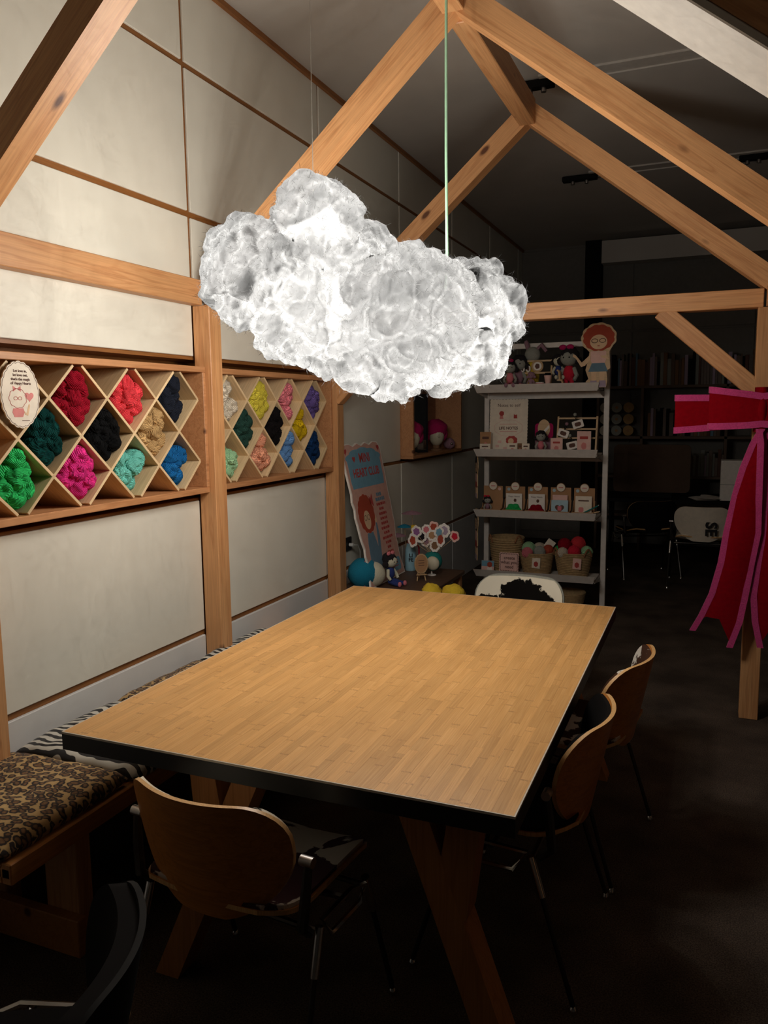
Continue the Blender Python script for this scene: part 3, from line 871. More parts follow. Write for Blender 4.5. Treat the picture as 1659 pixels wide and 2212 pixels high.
for i in range(NS):
    x0 = -hx + e + i * sw
    y = -hy + e
    cutsy = [y]
    first = rs.uniform(0.15, 0.42)
    yy = y + first
    while yy < hy - e - 0.12:
        cutsy.append(yy); yy += rs.uniform(0.30, 0.46)
    cutsy.append(hy - e)
    for a, b_ in zip(cutsy[:-1], cutsy[1:]):
        dz = rs.uniform(-0.00012, 0.00012)
        Ln = b_ - a
        MB().box(-sw / 2 + 0.0001, sw / 2 - 0.0001, -Ln / 2 + 0.0001, Ln / 2 - 0.0001, -0.006, dz).build('bamboo_strip', 'bamboo', core, (x0 + sw / 2, (a + b_) / 2, TZ))
# Y legs: the stem leans outwards, a second arm branches inwards to the top
def yleg(xtop_out, xtop_in, xfoot, y, outward):
    t = 0.085
    zf, zt, zj = 0.0, TZ - 0.052, 0.40
    # straight member: from the foot up to the inner top
    w = 0.078
    def xm(z):
        return xfoot + (xtop_in - xfoot) * (z / zt)
    pts = [(xm(0) - w / 2, 0), (xm(0) + w / 2, 0), (xm(zt) + w / 2, zt), (xm(zt) - w / 2, zt)]
    m = MB().prism(pts, t / 2, -t / 2)
    lg = m.build('leg', 'trestle', table, (0, y, 0))
    xj = xm(0.36)
    sgn = 1 if xtop_out > xtop_in else -1
    xs = lambda z: xm(z) + sgn * w * 0.45
    pts2 = [(xs(0.36), 0.36), (xtop_out + w / 2 * sgn, zt), (xtop_out - w / 2 * sgn, zt), (xs(0.53), 0.53)] if False else [(xs(0.40), 0.40), (xs(0.40) + sgn * 0.012, 0.40), (xtop_out + w / 2 * sgn, zt), (xtop_out - w / 2 * sgn, zt), (xs(0.545), 0.545)]
    MB().prism(pts2, t / 2 - 0.001, -t / 2 - 0.0005).build('leg_arm', 'trestle', table, (0, y, 0))
cxT = (TX0 + TX1) / 2
for y in (-0.845, 0.845):
    yleg(-0.50 - cxT, -0.65 - cxT, -0.40 - cxT, y, 1)
    yleg(-1.25 - cxT, -1.09 - cxT, -1.40 - cxT, y, -1)
MB().box(-0.05, 0.05, -0.8, 0.8, TZ - 0.13, TZ - 0.055).build('stretcher', 'trestle', table)

# ------------------------------------------------------------------ bench and cushions
bench = thing('wooden_bench', 'long pine bench along the panelled wall under animal print cushions', 'bench', (-1.92, 2.6, 0))
BY0, BY1 = 1.40 - 2.6, 3.80 - 2.6
seat = MB().box(-0.262, 0.262, BY0, BY1, 0.405, 0.435, b=0.003).build('seat_board', 'bench_wood', bench)
MB().box(0.232, 0.266, BY0, BY1, 0.388, 0.448, b=0.003).build('front_rail', 'bench_wood', bench)
MB().box(-0.265, 0.232, BY0, BY0 + 0.034, 0.388, 0.44, b=0.003).build('end_rail', 'bench_wood', bench)
for yy in (1.68 - 2.6, 3.35 - 2.6):
    MB().box(0.08, 0.21, yy, yy + 0.06, 0.0, 0.405, b=0.003).build('leg', 'pine_z', bench)
    MB().box(-0.22, -0.09, yy, yy + 0.06, 0.0, 0.405, b=0.003).build('leg', 'pine_z', bench)
    MB().box(-0.25, 0.235, yy - 0.035, yy, 0.0, 0.12, b=0.003).build('foot_rail', 'bench_wood', bench)

def cushion(y0, y1, mt, label, x0=-2.165, x1=-1.668, h=0.070, seed=0):
    lx, ly = (x1 - x0), (y1 - y0)
    def fn(top):
        def g(u, v):
            a, b = u * 2 - 1, v * 2 - 1
            ex = 1 - abs(a) ** 6; ey = 1 - abs(b) ** 7
            hh = (max(0, ex) ** 0.35) * (max(0, ey) ** 0.35)
            wr = 0.010 * noise.noise(Vector((u * 5 * lx / 0.5, v * 5 * ly / 0.5, seed))) + 0.004 * noise.noise(Vector((u * 16, v * 16 * ly / lx, seed + 4)))
            px = a * lx / 2 * (1 + 0.02 * noise.noise(Vector((v * 6, seed, 1)))); py = b * ly / 2 * (1 + 0.015 * noise.noise(Vector((u * 6, seed, 3))))
            return (px, py, (h / 2 + (h / 2 + wr) * hh) if top else (h / 2 - h / 2 * hh))
        return g
    m = MB().grid(fn(True), 40, 40).grid(fn(False), 40, 40)
    me = m.mesh('seat_cushion', mt, smooth=2)
    bm = bmesh.new(); bm.from_mesh(me); bmesh.ops.remove_doubles(bm, verts=list(bm.verts), dist=0.0004); bmesh.ops.recalc_face_normals(bm, faces=list(bm.faces)); bm.to_mesh(me); bm.free()
    o = put('seat_cushion', me, None, ((x0 + x1) / 2, (y0 + y1) / 2, 0.435))
    tag(o, label, 'cushion', 'animal print bench cushions')
cushion(1.385, 1.875, 'leopard', 'leopard print cushion at the near end of the bench', h=0.070, seed=1)
cushion(1.885, 2.375, 'zebra', 'zebra print cushion next to the nearest leopard cushion', x1=-1.645, seed=2)
cushion(2.385, 2.925, 'leopard', 'leopard print cushion between the two zebra ones by the wall', seed=3)
cushion(2.935, 3.49, 'zebra', 'zebra print cushion farthest along the bench, beyond the middle post', seed=4)

# ------------------------------------------------------------------ stacking chairs
def back_w(z):
    """half width of the back shell at height z"""
    top, bot = 0.750, 0.435
    w = 0.236
    if z > top - 0.10:
        q = (z - (top - 0.10)) / 0.10
        return w - 0.10 * (1 - math.sqrt(max(0, 1 - q * q)))
    if z < 0.63:
        q = (0.63 - z) / (0.63 - bot)
        return w * (math.sqrt(max(0.0, 1 - 0.92 * q ** 1.9)))
    return w

def back_pt(u, z, off=0.0):
    w = back_w(z)
    x = u * w
    y = -0.212 - (z - 0.45) * 0.21 + 0.088 * (abs(x) / 0.236) ** 2.0 - off
    return (x, y, z)

def shell(name, fn, nu, nv, th, mt, mt_rim, parent):
    """a curved panel of thickness th; rim faces take the second material"""
    m = MB()
    A = [fn(i / nu, j / nv, 0) for j in range(nv + 1) for i in range(nu + 1)]
    B = [fn(i / nu, j / nv, th) for j in range(nv + 1) for i in range(nu + 1)]
    W = nu + 1; n = len(A)
    f = []; mi = []
    for j in range(nv):
        for i in range(nu):
            a = j * W + i
            f.append((a, a + 1, a + W + 1, a + W)); mi.append(0)
            f.append((n + a, n + a + W, n + a + W + 1, n + a + 1)); mi.append(0)
    ring = [i for i in range(W)] + [j * W + nu for j in range(1, nv + 1)] + [nv * W + i for i in range(nu - 1, -1, -1)] + [j * W for j in range(nv - 1, 0, -1)]
    for k in range(len(ring)):
        a, b = ring[k], ring[(k + 1) % len(ring)]
        f.append((a, b, n + b, n + a)); mi.append(1)
    m.v = A + B; m.f = f; m.mi = mi
    return m.build(name, [mt, mt_rim], parent, smooth=True)

def zrow(t):
    """rows bunched at top and bottom so that the corners come out round"""
    return 0.435 + (0.750 - 0.435) * (0.5 - 0.5 * math.cos(PI * t))

def make_chair(name, label, hide, seat_mt, back_mt='chair_ply', group=None, pad=0.0115, rim='ply_edge'):
    t = thing(name, label, 'chair', group=group)
    bk = shell('backrest', lambda u, v, o: back_pt(u * 2 - 1, zrow(v), o), 22, 18, 0.012, back_mt, rim, t)
    if hide:
        shell('back_pad', lambda u, v, o: back_pt((u * 2 - 1) * 0.965, 0.445 + (0.740 - 0.445) * (0.5 - 0.5 * math.cos(PI * v)), -pad - 0.0005 + o), 22, 18, pad, hide, hide, t)
    def seat_pt(u, v, o):
        q = v * 2 - 1
        s_ = 1 - 0.10 * max(0, -q) ** 3
        w = 0.222 * s_ * (1 - 0.30 * max(0, abs(q) - 0.7) ** 2 / 0.09 * 0.6)
        x = (u * 2 - 1) * w
        y = 0.015 + 0.235 * q
        z = 0.437 + 0.020 * (x / 0.22) ** 2 + 0.045 * max(0, -q - 0.45) ** 1.6 / 0.4 - 0.03 * max(0, q - 0.6) ** 2 / 0.16
        return (x, y, z - o)
    shell('seat', lambda u, v, o: seat_pt(u, v, o), 16, 18, 0.012, back_mt, 'ply_edge', t)
    shell('seat_pad', lambda u, v, o: tuple(Vector(seat_pt(0.5 + (u - .5) * .96, 0.5 + (v - .5) * .96, 0)) + Vector((0, 0, 0.011 - o))), 16, 18, 0.0105, seat_mt, seat_mt, t)
    for s in (-1, 1):
        # pivot clamp with its link down to the seat casting
        k = MB().tube([(s * 0.243, -0.152, 0.60), (s * 0.276, -0.152, 0.60)], 0.013, 14).build('pivot_knob', 'alu', t, smooth=True)
        k['label'] = 'round aluminium pivot knob'
        MB().tube([(s * 0.262, -0.152, 0.60), (s * 0.258, -0.160, 0.52), (s * 0.25, -0.165, 0.44), (s * 0.245, -0.13, 0.405)], [0.010, 0.013, 0.014, 0.012], 8).build('back_link', 'steel_dark', t, smooth=True)
        br = MB()
        ring = [(s * 0.262, -0.10, 0.425), (s * 0.272, 0.02, 0.435), (s * 0.272, 0.09, 0.41), (s * 0.268, 0.07, 0.37), (s * 0.262, -0.06, 0.365)]
        br.tube(ring, 0.0075, 6, closed=True)
        br.build('side_bracket', 'chrome', t, smooth=True)
        MB().tube([(s * 0.19, 0.0, 0.418), (s * 0.27, 0.0, 0.425)], 0.009, 6).build('seat_bolt', 'steel_dark', t)
        for y0, y1 in ((-0.11, -0.235), (0.11, 0.235)):
            a = Vector((s * 0.262, y0, 0.415)); b = Vector((s * 0.275, y1, 0.014))
            m = a.lerp(b, 0.27)
            lg = MB().tube([a, m], 0.0115, 10).build('leg', 'chrome', t, smooth=True)
            MB().tube([m, b], 0.0075, 8).build('leg_tube', 'steel_dark', lg, smooth=True)
            MB().lathe([(0.006, 0.02), (0.010, 0.014), (0.0135, 0.004), (0.0135, 0.0)], 10, (b.x, b.y, 0)).build('glide', 'chrome', lg, smooth=True)
    MB().tube([(-0.262, -0.11, 0.40), (0.262, -0.11, 0.40)], 0.008, 8).tube([(-0.262, 0.10, 0.40), (0.262, 0.10, 0.40)], 0.008, 8).build('seat_rail', 'steel_dark', t, smooth=True)
    return t

CH = 'plywood stacking chairs'
def place(ch, x, y, deg):
    ch.location = (x, y, 0); ch.rotation_euler = (0, 0, math.radians(deg)); return ch
place(make_chair('stacking_chair', 'plywood chair at the near table end with its bare back to the viewer', 'hide_white', 'hide_purple', group=CH), -1.06, 1.655, -5)
place(make_chair('stacking_chair', 'plywood chair with a black hide pad, nearer one on the right of the table', 'hide_black', 'hide_black', group=CH), -0.51, 2.26, 88)
place(make_chair('stacking_chair', 'plywood chair with a brown and white hide pad, farther one right of the table', 'hide_brown', 'hide_brown', group=CH), -0.44, 2.87, 81)
place(make_chair('stacking_chair', 'chair with a black and white cowhide back at the far table end', 'hide_cow', 'hide_cow', back_mt='plush_grey', group=CH, rim='plush_grey'), -0.895, 3.78, 178)
place(make_chair('stacking_chair', 'dark chair cut off at the bottom left corner beside the bench', 'hide_black', 'hide_black', back_mt='black', group=CH, pad=0.035, rim='black'), -1.10, 0.83, 119)

# ------------------------------------------------------------------ illustrated cut-out figures
def figure(parent, h, hair='hair_red', top='paper_pink', skirt='denim', legs='sign_skin', shoe='boot_lilac', y=0.0, backing=True, arm=True):
    """flat printed girl with big curly hair and glasses, standing in XZ, h tall"""
    s = h
    if backing:
        pts = ell(0, 0.78 * s, 0.265 * s, 0.225 * s, 40, 11, 0.07, -0.25 * PI, 1.25 * PI)
        pts += [(-0.14 * s, 0.56 * s), (-0.17 * s, 0.40 * s), (-0.20 * s, 0.28 * s), (-0.15 * s, 0.14 * s), (-0.19 * s, 0.10 * s), (-0.19 * s, 0.0), (0.13 * s, 0.0), (0.15 * s, 0.12 * s), (0.13 * s, 0.26 * s), (0.19 * s, 0.30 * s), (0.17 * s, 0.56 * s)]
        flat('board', pts, 'craft_wood', parent, y, 0.006)
        y -= 0.006
    flat('hair', ell(0, 0.78 * s, 0.235 * s, 0.195 * s, 44, 12, 0.08), hair, parent, y, 0.0008)
    fc = flat('face', ell(0, 0.715 * s, 0.135 * s, 0.115 * s, 24), 'sign_skin', parent, y - 0.0008, 0.0008)
    for sx in (-1, 1):
        g = ell(sx * 0.062 * s, 0.735 * s, 0.055 * s, 0.036 * s, 16)
        gi = ell(sx * 0.062 * s, 0.735 * s, 0.043 * s, 0.026 * s, 16)
        n = 16
        v = [(p[0], y - 0.0020, p[1]) for p in g] + [(p[0], y - 0.0020, p[1]) for p in gi]
        MB().add(v, [(k, (k + 1) % n, n + (k + 1) % n, n + k) for k in range(n)]).build('glasses_rim', 'print_brown', fc)
    flat('mouth', ell(0.0, 0.655 * s, 0.022 * s, 0.007 * s, 10), 'print_red', fc, y - 0.0016, 0.0004)
    flat('blouse', [(-0.12 * s, 0.57 * s), (0.12 * s, 0.57 * s), (0.13 * s, 0.46 * s), (0.10 * s, 0.38 * s), (-0.10 * s, 0.38 * s), (-0.13 * s, 0.46 * s)], top, parent, y, 0.001)
    flat('skirt', [(-0.10 * s, 0.385 * s), (0.10 * s, 0.385 * s), (0.155 * s, 0.25 * s), (-0.155 * s, 0.25 * s)], skirt, parent, y - 0.0003, 0.001)
    for sx in (-1, 1):
        flat('leg', [(sx * 0.02 * s, 0.25 * s), (sx * 0.11 * s, 0.25 * s), (sx * 0.10 * s, 0.10 * s), (sx * 0.03 * s, 0.10 * s)], legs, parent, y, 0.0009)
        flat('boot', [(sx * 0.02 * s, 0.11 * s), (sx * 0.12 * s, 0.11 * s), (sx * 0.13 * s, 0.005 * s), (sx * 0.015 * s, 0.005 * s)], shoe, parent, y - 0.0002, 0.0011)
    if arm:
        MB().prism([(-0.12 * s, 0.53 * s), (-0.26 * s, 0.40 * s), (-0.36 * s, 0.52 * s), (-0.40 * s, 0.54 * s), (-0.41 * s, 0.50 * s), (-0.36 * s, 0.47 * s), (-0.27 * s, 0.33 * s), (-0.21 * s, 0.35 * s), (-0.12 * s, 0.44 * s)], y + (0.006 if backing else 0), y - 0.001).build('arm', 'sign_skin', parent)
        flat('forearm', [(0.12 * s, 0.54 * s), (0.16 * s, 0.44 * s), (0.05 * s, 0.47 * s), (0.03 * s, 0.50 * s), (0.12 * s, 0.50 * s)], 'sign_skin', parent, y - 0.001, 0.0008)

# oval card hung on the nearer yarn shelf
card = thing('scalloped_card', 'oval scalloped cream card with a motto and a girl holding a heart', 'card', (-2.136, 1.985, 1.686), PI / 2)
flat('board', ell(0, 0, 0.079, 0.108, 88, 22, 0.035), 'paper', card, 0, 0.006)
o_, i_ = ell(0, 0, 0.0755, 0.1045, 88, 22, 0.035), ell(0, 0, 0.0740, 0.1030, 88, 22, 0.035)
MB().add([(p[0], -0.0066, p[1]) for p in o_] + [(p[0], -0.0066, p[1]) for p in i_], [(k, (k + 1) % 88, 88 + (k + 1) % 88, 88 + k) for k in range(88)]).build('border_line', 'print_brown', card)
for k, ln in enumerate(('Let love in,', 'let love out,', "that's the magic", 'of Happy Hearts')):
    text(ln, 0.0125, 'print_brown', card, (0.004, -0.0066, 0.078 - k * 0.0135), bold=0.0002)
g = ell(-0.012, -0.012, 0.034, 0.030, 44, 9, 0.12); gi = ell(-0.012, -0.012, 0.0325, 0.0285, 44, 9, 0.12)
MB().add([(p[0], -0.0066, p[1]) for p in g] + [(p[0], -0.0066, p[1]) for p in gi], [(k, (k + 1) % 44, 44 + (k + 1) % 44, 44 + k) for k in range(44)]).build('drawn_hair', 'print_red', card)
for sx in (-1, 1):
    a = ell(-0.012 + sx * 0.009, -0.012, 0.0085, 0.006, 14); b = ell(-0.012 + sx * 0.009, -0.012, 0.0068, 0.0045, 14)
    MB().add([(p[0], -0.0066, p[1]) for p in a] + [(p[0], -0.0066, p[1]) for p in b], [(k, (k + 1) % 14, 14 + (k + 1) % 14, 14 + k) for k in range(14)]).build('drawn_glasses', 'print_red', card)
    flat('drawn_bow', [(-0.014, 0.019), (-0.014 + sx * 0.016, 0.029), (-0.014 + sx * 0.016, 0.010)], 'print_pink', card, -0.006, 0.0006)
heart = [(0.036 + 0.0013 * 16 * math.sin(t) ** 3 * .9, -0.006 + 0.0011 * (13 * math.cos(t) - 5 * math.cos(2 * t) - 2 * math.cos(3 * t) - math.cos(4 * t))) for t in [2 * PI * k / 30 for k in range(30)]]
flat('drawn_heart', heart, 'print_pink', card, -0.006, 0.0006)
flat('drawn_blouse', [(-0.034, -0.045), (0.008, -0.045), (0.012, -0.058), (0.004, -0.074), (-0.030, -0.074), (-0.038, -0.058)], 'print_pink', card, -0.006, 0.0006)
flat('drawn_arm', [(0.010, -0.052), (0.020, -0.062), (0.030, -0.034), (0.034, -0.030), (0.037, -0.036), (0.026, -0.070), (0.014, -0.066)], 'sign_skin', card, -0.006, 0.0006)
flat('small_print', rrect(0.0, 0.032, -0.0865, -0.0845, 0.0008, 2), 'print_brown', card, -0.006, 0.0006)

# ------------------------------------------------------------------ ribbon bow on the far right post
bow = thing('ribbon_bow', 'big red felt bow with pink trim tied to the far right post', 'bow', (0.225, 4.35, 1.60))

def ribbon(name, path, z0f, z1f, parent, th=0.008, trim=0.026):
    """a standing band: path in XY, lower and upper edge heights as functions of the arc parameter"""
    P = [Vector((p[0], p[1], 0)) for p in path]
    n = len(P)
    nr = []
    for i in range(n):
        t = (P[min(i + 1, n - 1)] - P[max(i - 1, 0)]).normalized()
        nr.append(Vector((-t.y, t.x, 0)))
    def band(za, zb, grow):
        m = MB()
        v = []; f = []
        for i in range(n):
            q = i / (n - 1)
            for s in (1, -1):
                o = nr[i] * s * (th / 2 + grow)
                v.append((P[i].x + o.x, P[i].y + o.y, za(q))); v.append((P[i].x + o.x, P[i].y + o.y, zb(q)))
        for i in range(n - 1):
            a, b = i * 4, (i + 1) * 4
            f += [(a, b, b + 1, a + 1), (a + 2, a + 3, b + 3, b + 2), (a + 1, b + 1, b + 3, a + 3), (a, a + 2, b + 2, b)]
        f += [(0, 1, 3, 2), ((n - 1) * 4, (n - 1) * 4 + 2, (n - 1) * 4 + 3, (n - 1) * 4 + 1)]
        m.add(v, f); return m
    o = band(z0f, z1f, 0).build(name, 'felt_red', parent, smooth=True)
    band(lambda q: z1f(q) - trim, lambda q: z1f(q) + 0.006, 0.004).build('trim', 'felt_pink', o, smooth=True)
    band(lambda q: z0f(q) - 0.006, lambda q: z0f(q) + trim, 0.004).build('trim', 'felt_pink', o, smooth=True)
    return o

def loop_path(x1, ymid, d, sgn=-1, n=26):
    """out to x1 in front, round the bend and back behind"""
    pts = []
    for k in range(n + 1):
        a = PI * k / n
        x = x1 * max(0.0, math.sin(a)) ** 0.75
        y = ymid - d * math.cos(a)
        pts.append((x, y))
    return pts
hz = lambda c, h, sag=0.0, pinch=0.55: (lambda q: c - h * (pinch + (1 - pinch) * max(0.0, math.sin(PI * q)) ** 0.6) + sag * math.sin(PI * q), lambda q: c + h * (pinch + (1 - pinch) * max(0.0, math.sin(PI * q)) ** 0.6) + sag * math.sin(PI * q))
a, b_ = hz(0.0, 0.100, 0.012, 0.75); ribbon('bow_loop', loop_path(-0.235, -0.095, 0.050), a, b_, bow)
a, b_ = hz(-0.005, 0.092, -0.012, 0.75); ribbon('bow_loop', loop_path(-0.395, -0.040, 0.030), a, b_, bow)
a, b_ = hz(0.0, 0.100, 0.012, 0.75); ribbon('bow_loop', loop_path(0.235, -0.095, 0.050), a, b_, bow)
a, b_ = hz(-0.005, 0.092, -0.012, 0.75); ribbon('bow_loop', loop_path(0.395, -0.040, 0.030), a, b_, bow)
kn = MB()
kn.grid(lambda u, v: (-0.035 + 0.07 * u, -0.085 - 0.068 * max(0.0, math.sin(PI * u)) ** 0.5 + 0.01 * math.cos(PI * 2 * v), -0.105 + 0.215 * v), 10, 8)
kn.grid(lambda u, v: (-0.035 + 0.07 * u, -0.085 + 0.06 * max(0.0, math.sin(PI * u)) ** 0.5, -0.105 + 0.215 * v), 10, 8)
kn.build('knot', 'felt_red', bow, smooth=True)

def tail(left, right, parent, y0, y1):
    """hanging swallow-tailed strip; left and right edges are (x, z) polylines of equal count"""
    n = len(left)
    m = MB(); v = []; f = []
    W = 6
    for i in range(n):
        t = i / (n - 1)
        y = y0 + (y1 - y0) * t
        for k in range(W + 1):
            u = k / W
            x = left[i][0] * (1 - u) + right[i][0] * u; z = left[i][1] * (1 - u) + right[i][1] * u
            if i == n - 1:
                z += 0.19 * (1 - abs(2 * u - 1))
            yy = y - 0.018 * math.sin(PI * u) * t + 0.006 * math.sin(7 * t + 3 * u)
            v.append((x, yy, z)); 
    nv = len(v)
    v += [(p[0], p[1] + 0.007, p[2]) for p in v]
    for i in range(n - 1):
        for k in range(W):
            q = i * (W + 1) + k
            f.append((q, q + 1, q + W + 2, q + W + 1)); f.append((nv + q, nv + q + W + 1, nv + q + W + 2, nv + q + 1))
    ring = [k for k in range(W + 1)] + [i * (W + 1) + W for i in range(1, n)] + [(n - 1) * (W + 1) + k for k in range(W - 1, -1, -1)] + [i * (W + 1) for i in range(n - 2, 0, -1)]
    for k in range(len(ring)):
        p, q = ring[k], ring[(k + 1) % len(ring)]
        f.append((p, nv + p, nv + q, q))
    o = m.add(v, f).build('bow_tail', 'felt_red', parent, smooth=True)
    for u in (0, W):
        for side in (0,):
            MBt = MB()
            e1 = [Vector(v[i * (W + 1) + u]) + Vector((0, -0.002, 0)) for i in range(n)]
            s = 1 if u == 0 else -1
            vv = []; ff = []
            for i, p in enumerate(e1):
                c = Vector((s * 0.026, 0, 0))
                vv += [p + Vector((-s * 0.004, -0.004, 0)), p + c + Vector((0, -0.004, 0)), p + c + Vector((0, 0.012, 0)), p + Vector((-s * 0.004, 0.012, 0))]
            for i in range(n - 1):
                for k in range(4):
                    ff.append((i * 4 + k, i * 4 + (k + 1) % 4, (i + 1) * 4 + (k + 1) % 4, (i + 1) * 4 + k))
            ff += [(0, 1, 2, 3), tuple((n - 1) * 4 + k for k in range(4))]
            MBt.add(vv, ff).build('trim', 'felt_pink', o, smooth=True)
    return o
tail([(-0.01, -0.09), (-0.045, -0.16), (-0.085, -0.28), (-0.115, -0.42), (-0.145, -0.60), (-0.165, -0.76), (-0.20, -0.92), (-0.245, -1.04), (-0.285, -1.125)],
     [(0.00, -0.09), (0.01, -0.16), (0.012, -0.28), (0.014, -0.42), (0.018, -0.60), (-0.004, -0.76), (-0.024, -0.92), (-0.045, -1.06), (-0.085, -1.195)], bow, -0.14, -0.10)
tail([(0.00, -0.09), (0.002, -0.16), (0.015, -0.28), (0.026, -0.42), (0.020, -0.60), (0.004, -0.76), (-0.008, -0.92), (0.006, -1.06), (0.035, -1.19)],
     [(0.02, -0.09), (0.07, -0.16), (0.12, -0.28), (0.16, -0.42), (0.19, -0.60), (0.21, -0.76), (0.225, -0.92), (0.235, -1.05), (0.245, -1.16)], bow, -0.115, -0.075)

# ------------------------------------------------------------------ white display shelf
BEFORE = set(bpy.data.objects)
SY, SX0, SX1 = 5.20, -1.475, -0.655     # front edge and ends of the trays
unit = thing('display_shelf', 'white shop display shelf with sloping-fronted trays behind the table', 'shelf', (0, 0, 0))
for x in (SX0 + 0.004, SX1 + 0.01):
    MB().box(x - 0.018, x + 0.018, SY + 0.26, SY + 0.30, 0.209, 2.06, b=0.003).build('upright', 'shelf_white', unit)
MB().box(SX0, SX1, SY + 0.265, SY + 0.295, 2.03, 2.065, b=0.002).build('top_rail', 'shelf_white', unit)
TRAY = [1.735, 1.305, 0.890, 0.470, 0.235]
for k, z in enumerate(TRAY):
    tr = MB().box(SX0 + 0.012, SX1 - 0.012, SY, SY + 0.26, z, z + 0.012, b=0.001).build('tray', 'shelf_white', unit)
    MB().add([(SX0 - 0.012, SY - 0.03, z + 0.045), (SX1 - 0.005, SY - 0.03, z + 0.045), (SX1 - 0.02, SY, z - 0.008), (SX0 + 0.004, SY, z - 0.008),
              (SX0 - 0.012, SY - 0.022, z + 0.045), (SX1 - 0.005, SY - 0.022, z + 0.045), (SX1 - 0.02, SY + 0.008, z - 0.008), (SX0 + 0.004, SY + 0.008, z - 0.008)],
             [(0, 1, 2, 3), (4, 7, 6, 5), (0, 4, 5, 1), (3, 2, 6, 7), (0, 3, 7, 4), (1, 5, 6, 2)]).build('tray_lip', 'shelf_white', tr)
    MB().box(SX0, SX1, SY + 0.265, SY + 0.29, z - 0.05, z - 0.004, b=0.002).build('cross_rail', 'shelf_white', unit)
    for x in (SX0 + 0.006, SX1 - 0.012):
        MB().prism([(SY, z - 0.006), (SY + 0.28, z - 0.006), (SY + 0.28, z - 0.045)], 0.004, -0.004).build('tray_bracket', 'shelf_white', unit, (x, 0, 0), (0, 0, PI / 2))

def bracket_fix():
    for o in list(unit.children):
        if o.name.startswith('tray_bracket'):
            me = o.data
            # prism was drawn with local x as depth; turn it so depth runs along +Y
            o.rotation_euler = (0, 0, PI / 2)
bracket_fix()
def tz(k):
    return TRAY[k] + 0.0125

# standing cut-out girl at the right end of the top tray
cg = thing('cutout_figure', 'wooden cut-out girl with red curly hair, glasses and blue skirt on the top tray', 'cut-out figure', (-0.672, SY + 0.006, tz(0)), math.radians(-4))
figure(cg, 0.40, top='paper_pink')
# hanging cut-outs on the left upright
for zz, hh, lb in ((1.00, 0.30, 'upper narrow cut-out girl with brown hair hung on the left shelf upright'), (0.56, 0.36, 'lower narrow cut-out girl with brown hair hung on the left shelf upright')):
    c = thing('cutout_figure', lb, 'cut-out figure', (SX0 - 0.02, SY + 0.10, zz), math.radians(-68))
    figure(c, hh, hair='hair_black', skirt='print_red', arm=False)

# wooden keyring rack on the top tray
def rack(name, label, x0, x1, y, z, h, rails, lean=0.06):
    t = thing(name, label, 'display rack', (0, 0, 0))
    for x in (x0, x1):
        bar('side_post', (x, y, z), (x, y + lean, z + h), 0.012, 0.012, 'craft_wood', t, upv=(1, 0, 0), bev=0.001)
    for r in rails:
        bar('rail', (x0, y + lean * r - 0.008, z + h * r), (x1, y + lean * r - 0.008, z + h * r), 0.01, 0.012, 'craft_wood', t, bev=0.001)
    return t
rk = rack('craft_rack', 'small wooden craft rack on the top tray behind the cloud', -1.30, -1.00, SY + 0.13, tz(0) + 0.005, 0.19, (0.12, 0.55, 0.98))
MB().box(-1.32, -0.92, SY + 0.03, SY + 0.12, tz(0), tz(0) + 0.01).build('foot_board', 'craft_wood', rk)

def doll(name, label, loc, rz, s, hair, skin, dress, feet, bow_mt=None, sit=True):
    t = thing(name, label, 'doll', loc, rz)
    MB().ball((0, 0, 0.34 * s), (0.13 * s, 0.11 * s, 0.18 * s), 14, 10).build('body', dress, t, smooth=2)
    hd = MB().ball((0, -0.02 * s, 0.66 * s), (0.19 * s, 0.17 * s, 0.17 * s), 16, 12).build('head', skin, t, smooth=2)
    MB().ball((0, 0.035 * s, 0.72 * s), (0.215 * s, 0.19 * s, 0.19 * s), 16, 12, wob=0.2, seed=s).ball((-0.2 * s, 0.02 * s, 0.60 * s), 0.09 * s, 10, 8).ball((0.2 * s, 0.02 * s, 0.60 * s), 0.09 * s, 10, 8).build('hair', hair, t, smooth=2)
    for sx in (-1, 1):
        MB().ball((sx * 0.065 * s, -0.178 * s, 0.67 * s), 0.018 * s, 8, 6).build('eye', 'print_black', hd, smooth=2)
        MB().tube([(sx * 0.11 * s, 0, 0.44 * s), (sx * 0.20 * s, -0.06 * s, 0.28 * s), (sx * 0.17 * s, -0.13 * s, 0.18 * s)], [0.05 * s, 0.045 * s, 0.04 * s], 8).build('arm', skin, t, smooth=True)
        if sit:
            lg = MB().tube([(sx * 0.08 * s, -0.02 * s, 0.12 * s), (sx * 0.11 * s, -0.25 * s, 0.08 * s), (sx * 0.12 * s, -0.38 * s, 0.07 * s)], [0.07 * s, 0.06 * s, 0.055 * s], 8).build('leg', dress, t, smooth=True)
            MB().ball((sx * 0.12 * s, -0.40 * s, 0.08 * s), (0.06 * s, 0.05 * s, 0.075 * s), 10, 8).build('foot', feet, lg, smooth=2)
        else:
            lg = MB().tube([(sx * 0.06 * s, 0, 0.25 * s), (sx * 0.07 * s, 0, 0.04 * s)], 0.05 * s, 8).build('leg', dress, t, smooth=True)
            MB().ball((sx * 0.07 * s, -0.03 * s, 0.045 * s), (0.055 * s, 0.075 * s, 0.045 * s), 10, 8).build('foot', feet, lg, smooth=2)
    if bow_mt:
        b = MB()
        for sx in (-1, 1):
            b.ball((sx * 0.085 * s - 0.05 * s, -0.05 * s, 0.90 * s), (0.09 * s, 0.04 * s, 0.06 * s), 10, 8)
        b.build('hair_bow', bow_mt, t, smooth=2)
    return t
z = tz(0)
doll('crochet_doll', 'crochet doll with pink dress and black curls, leftmost on the top tray', (-1.255, SY + 0.05, z + 0.011), 0.2, 0.20, 'hair_black', 'plush_grey', 'plush_pink', 'plush_mauve', 'plush_magenta')
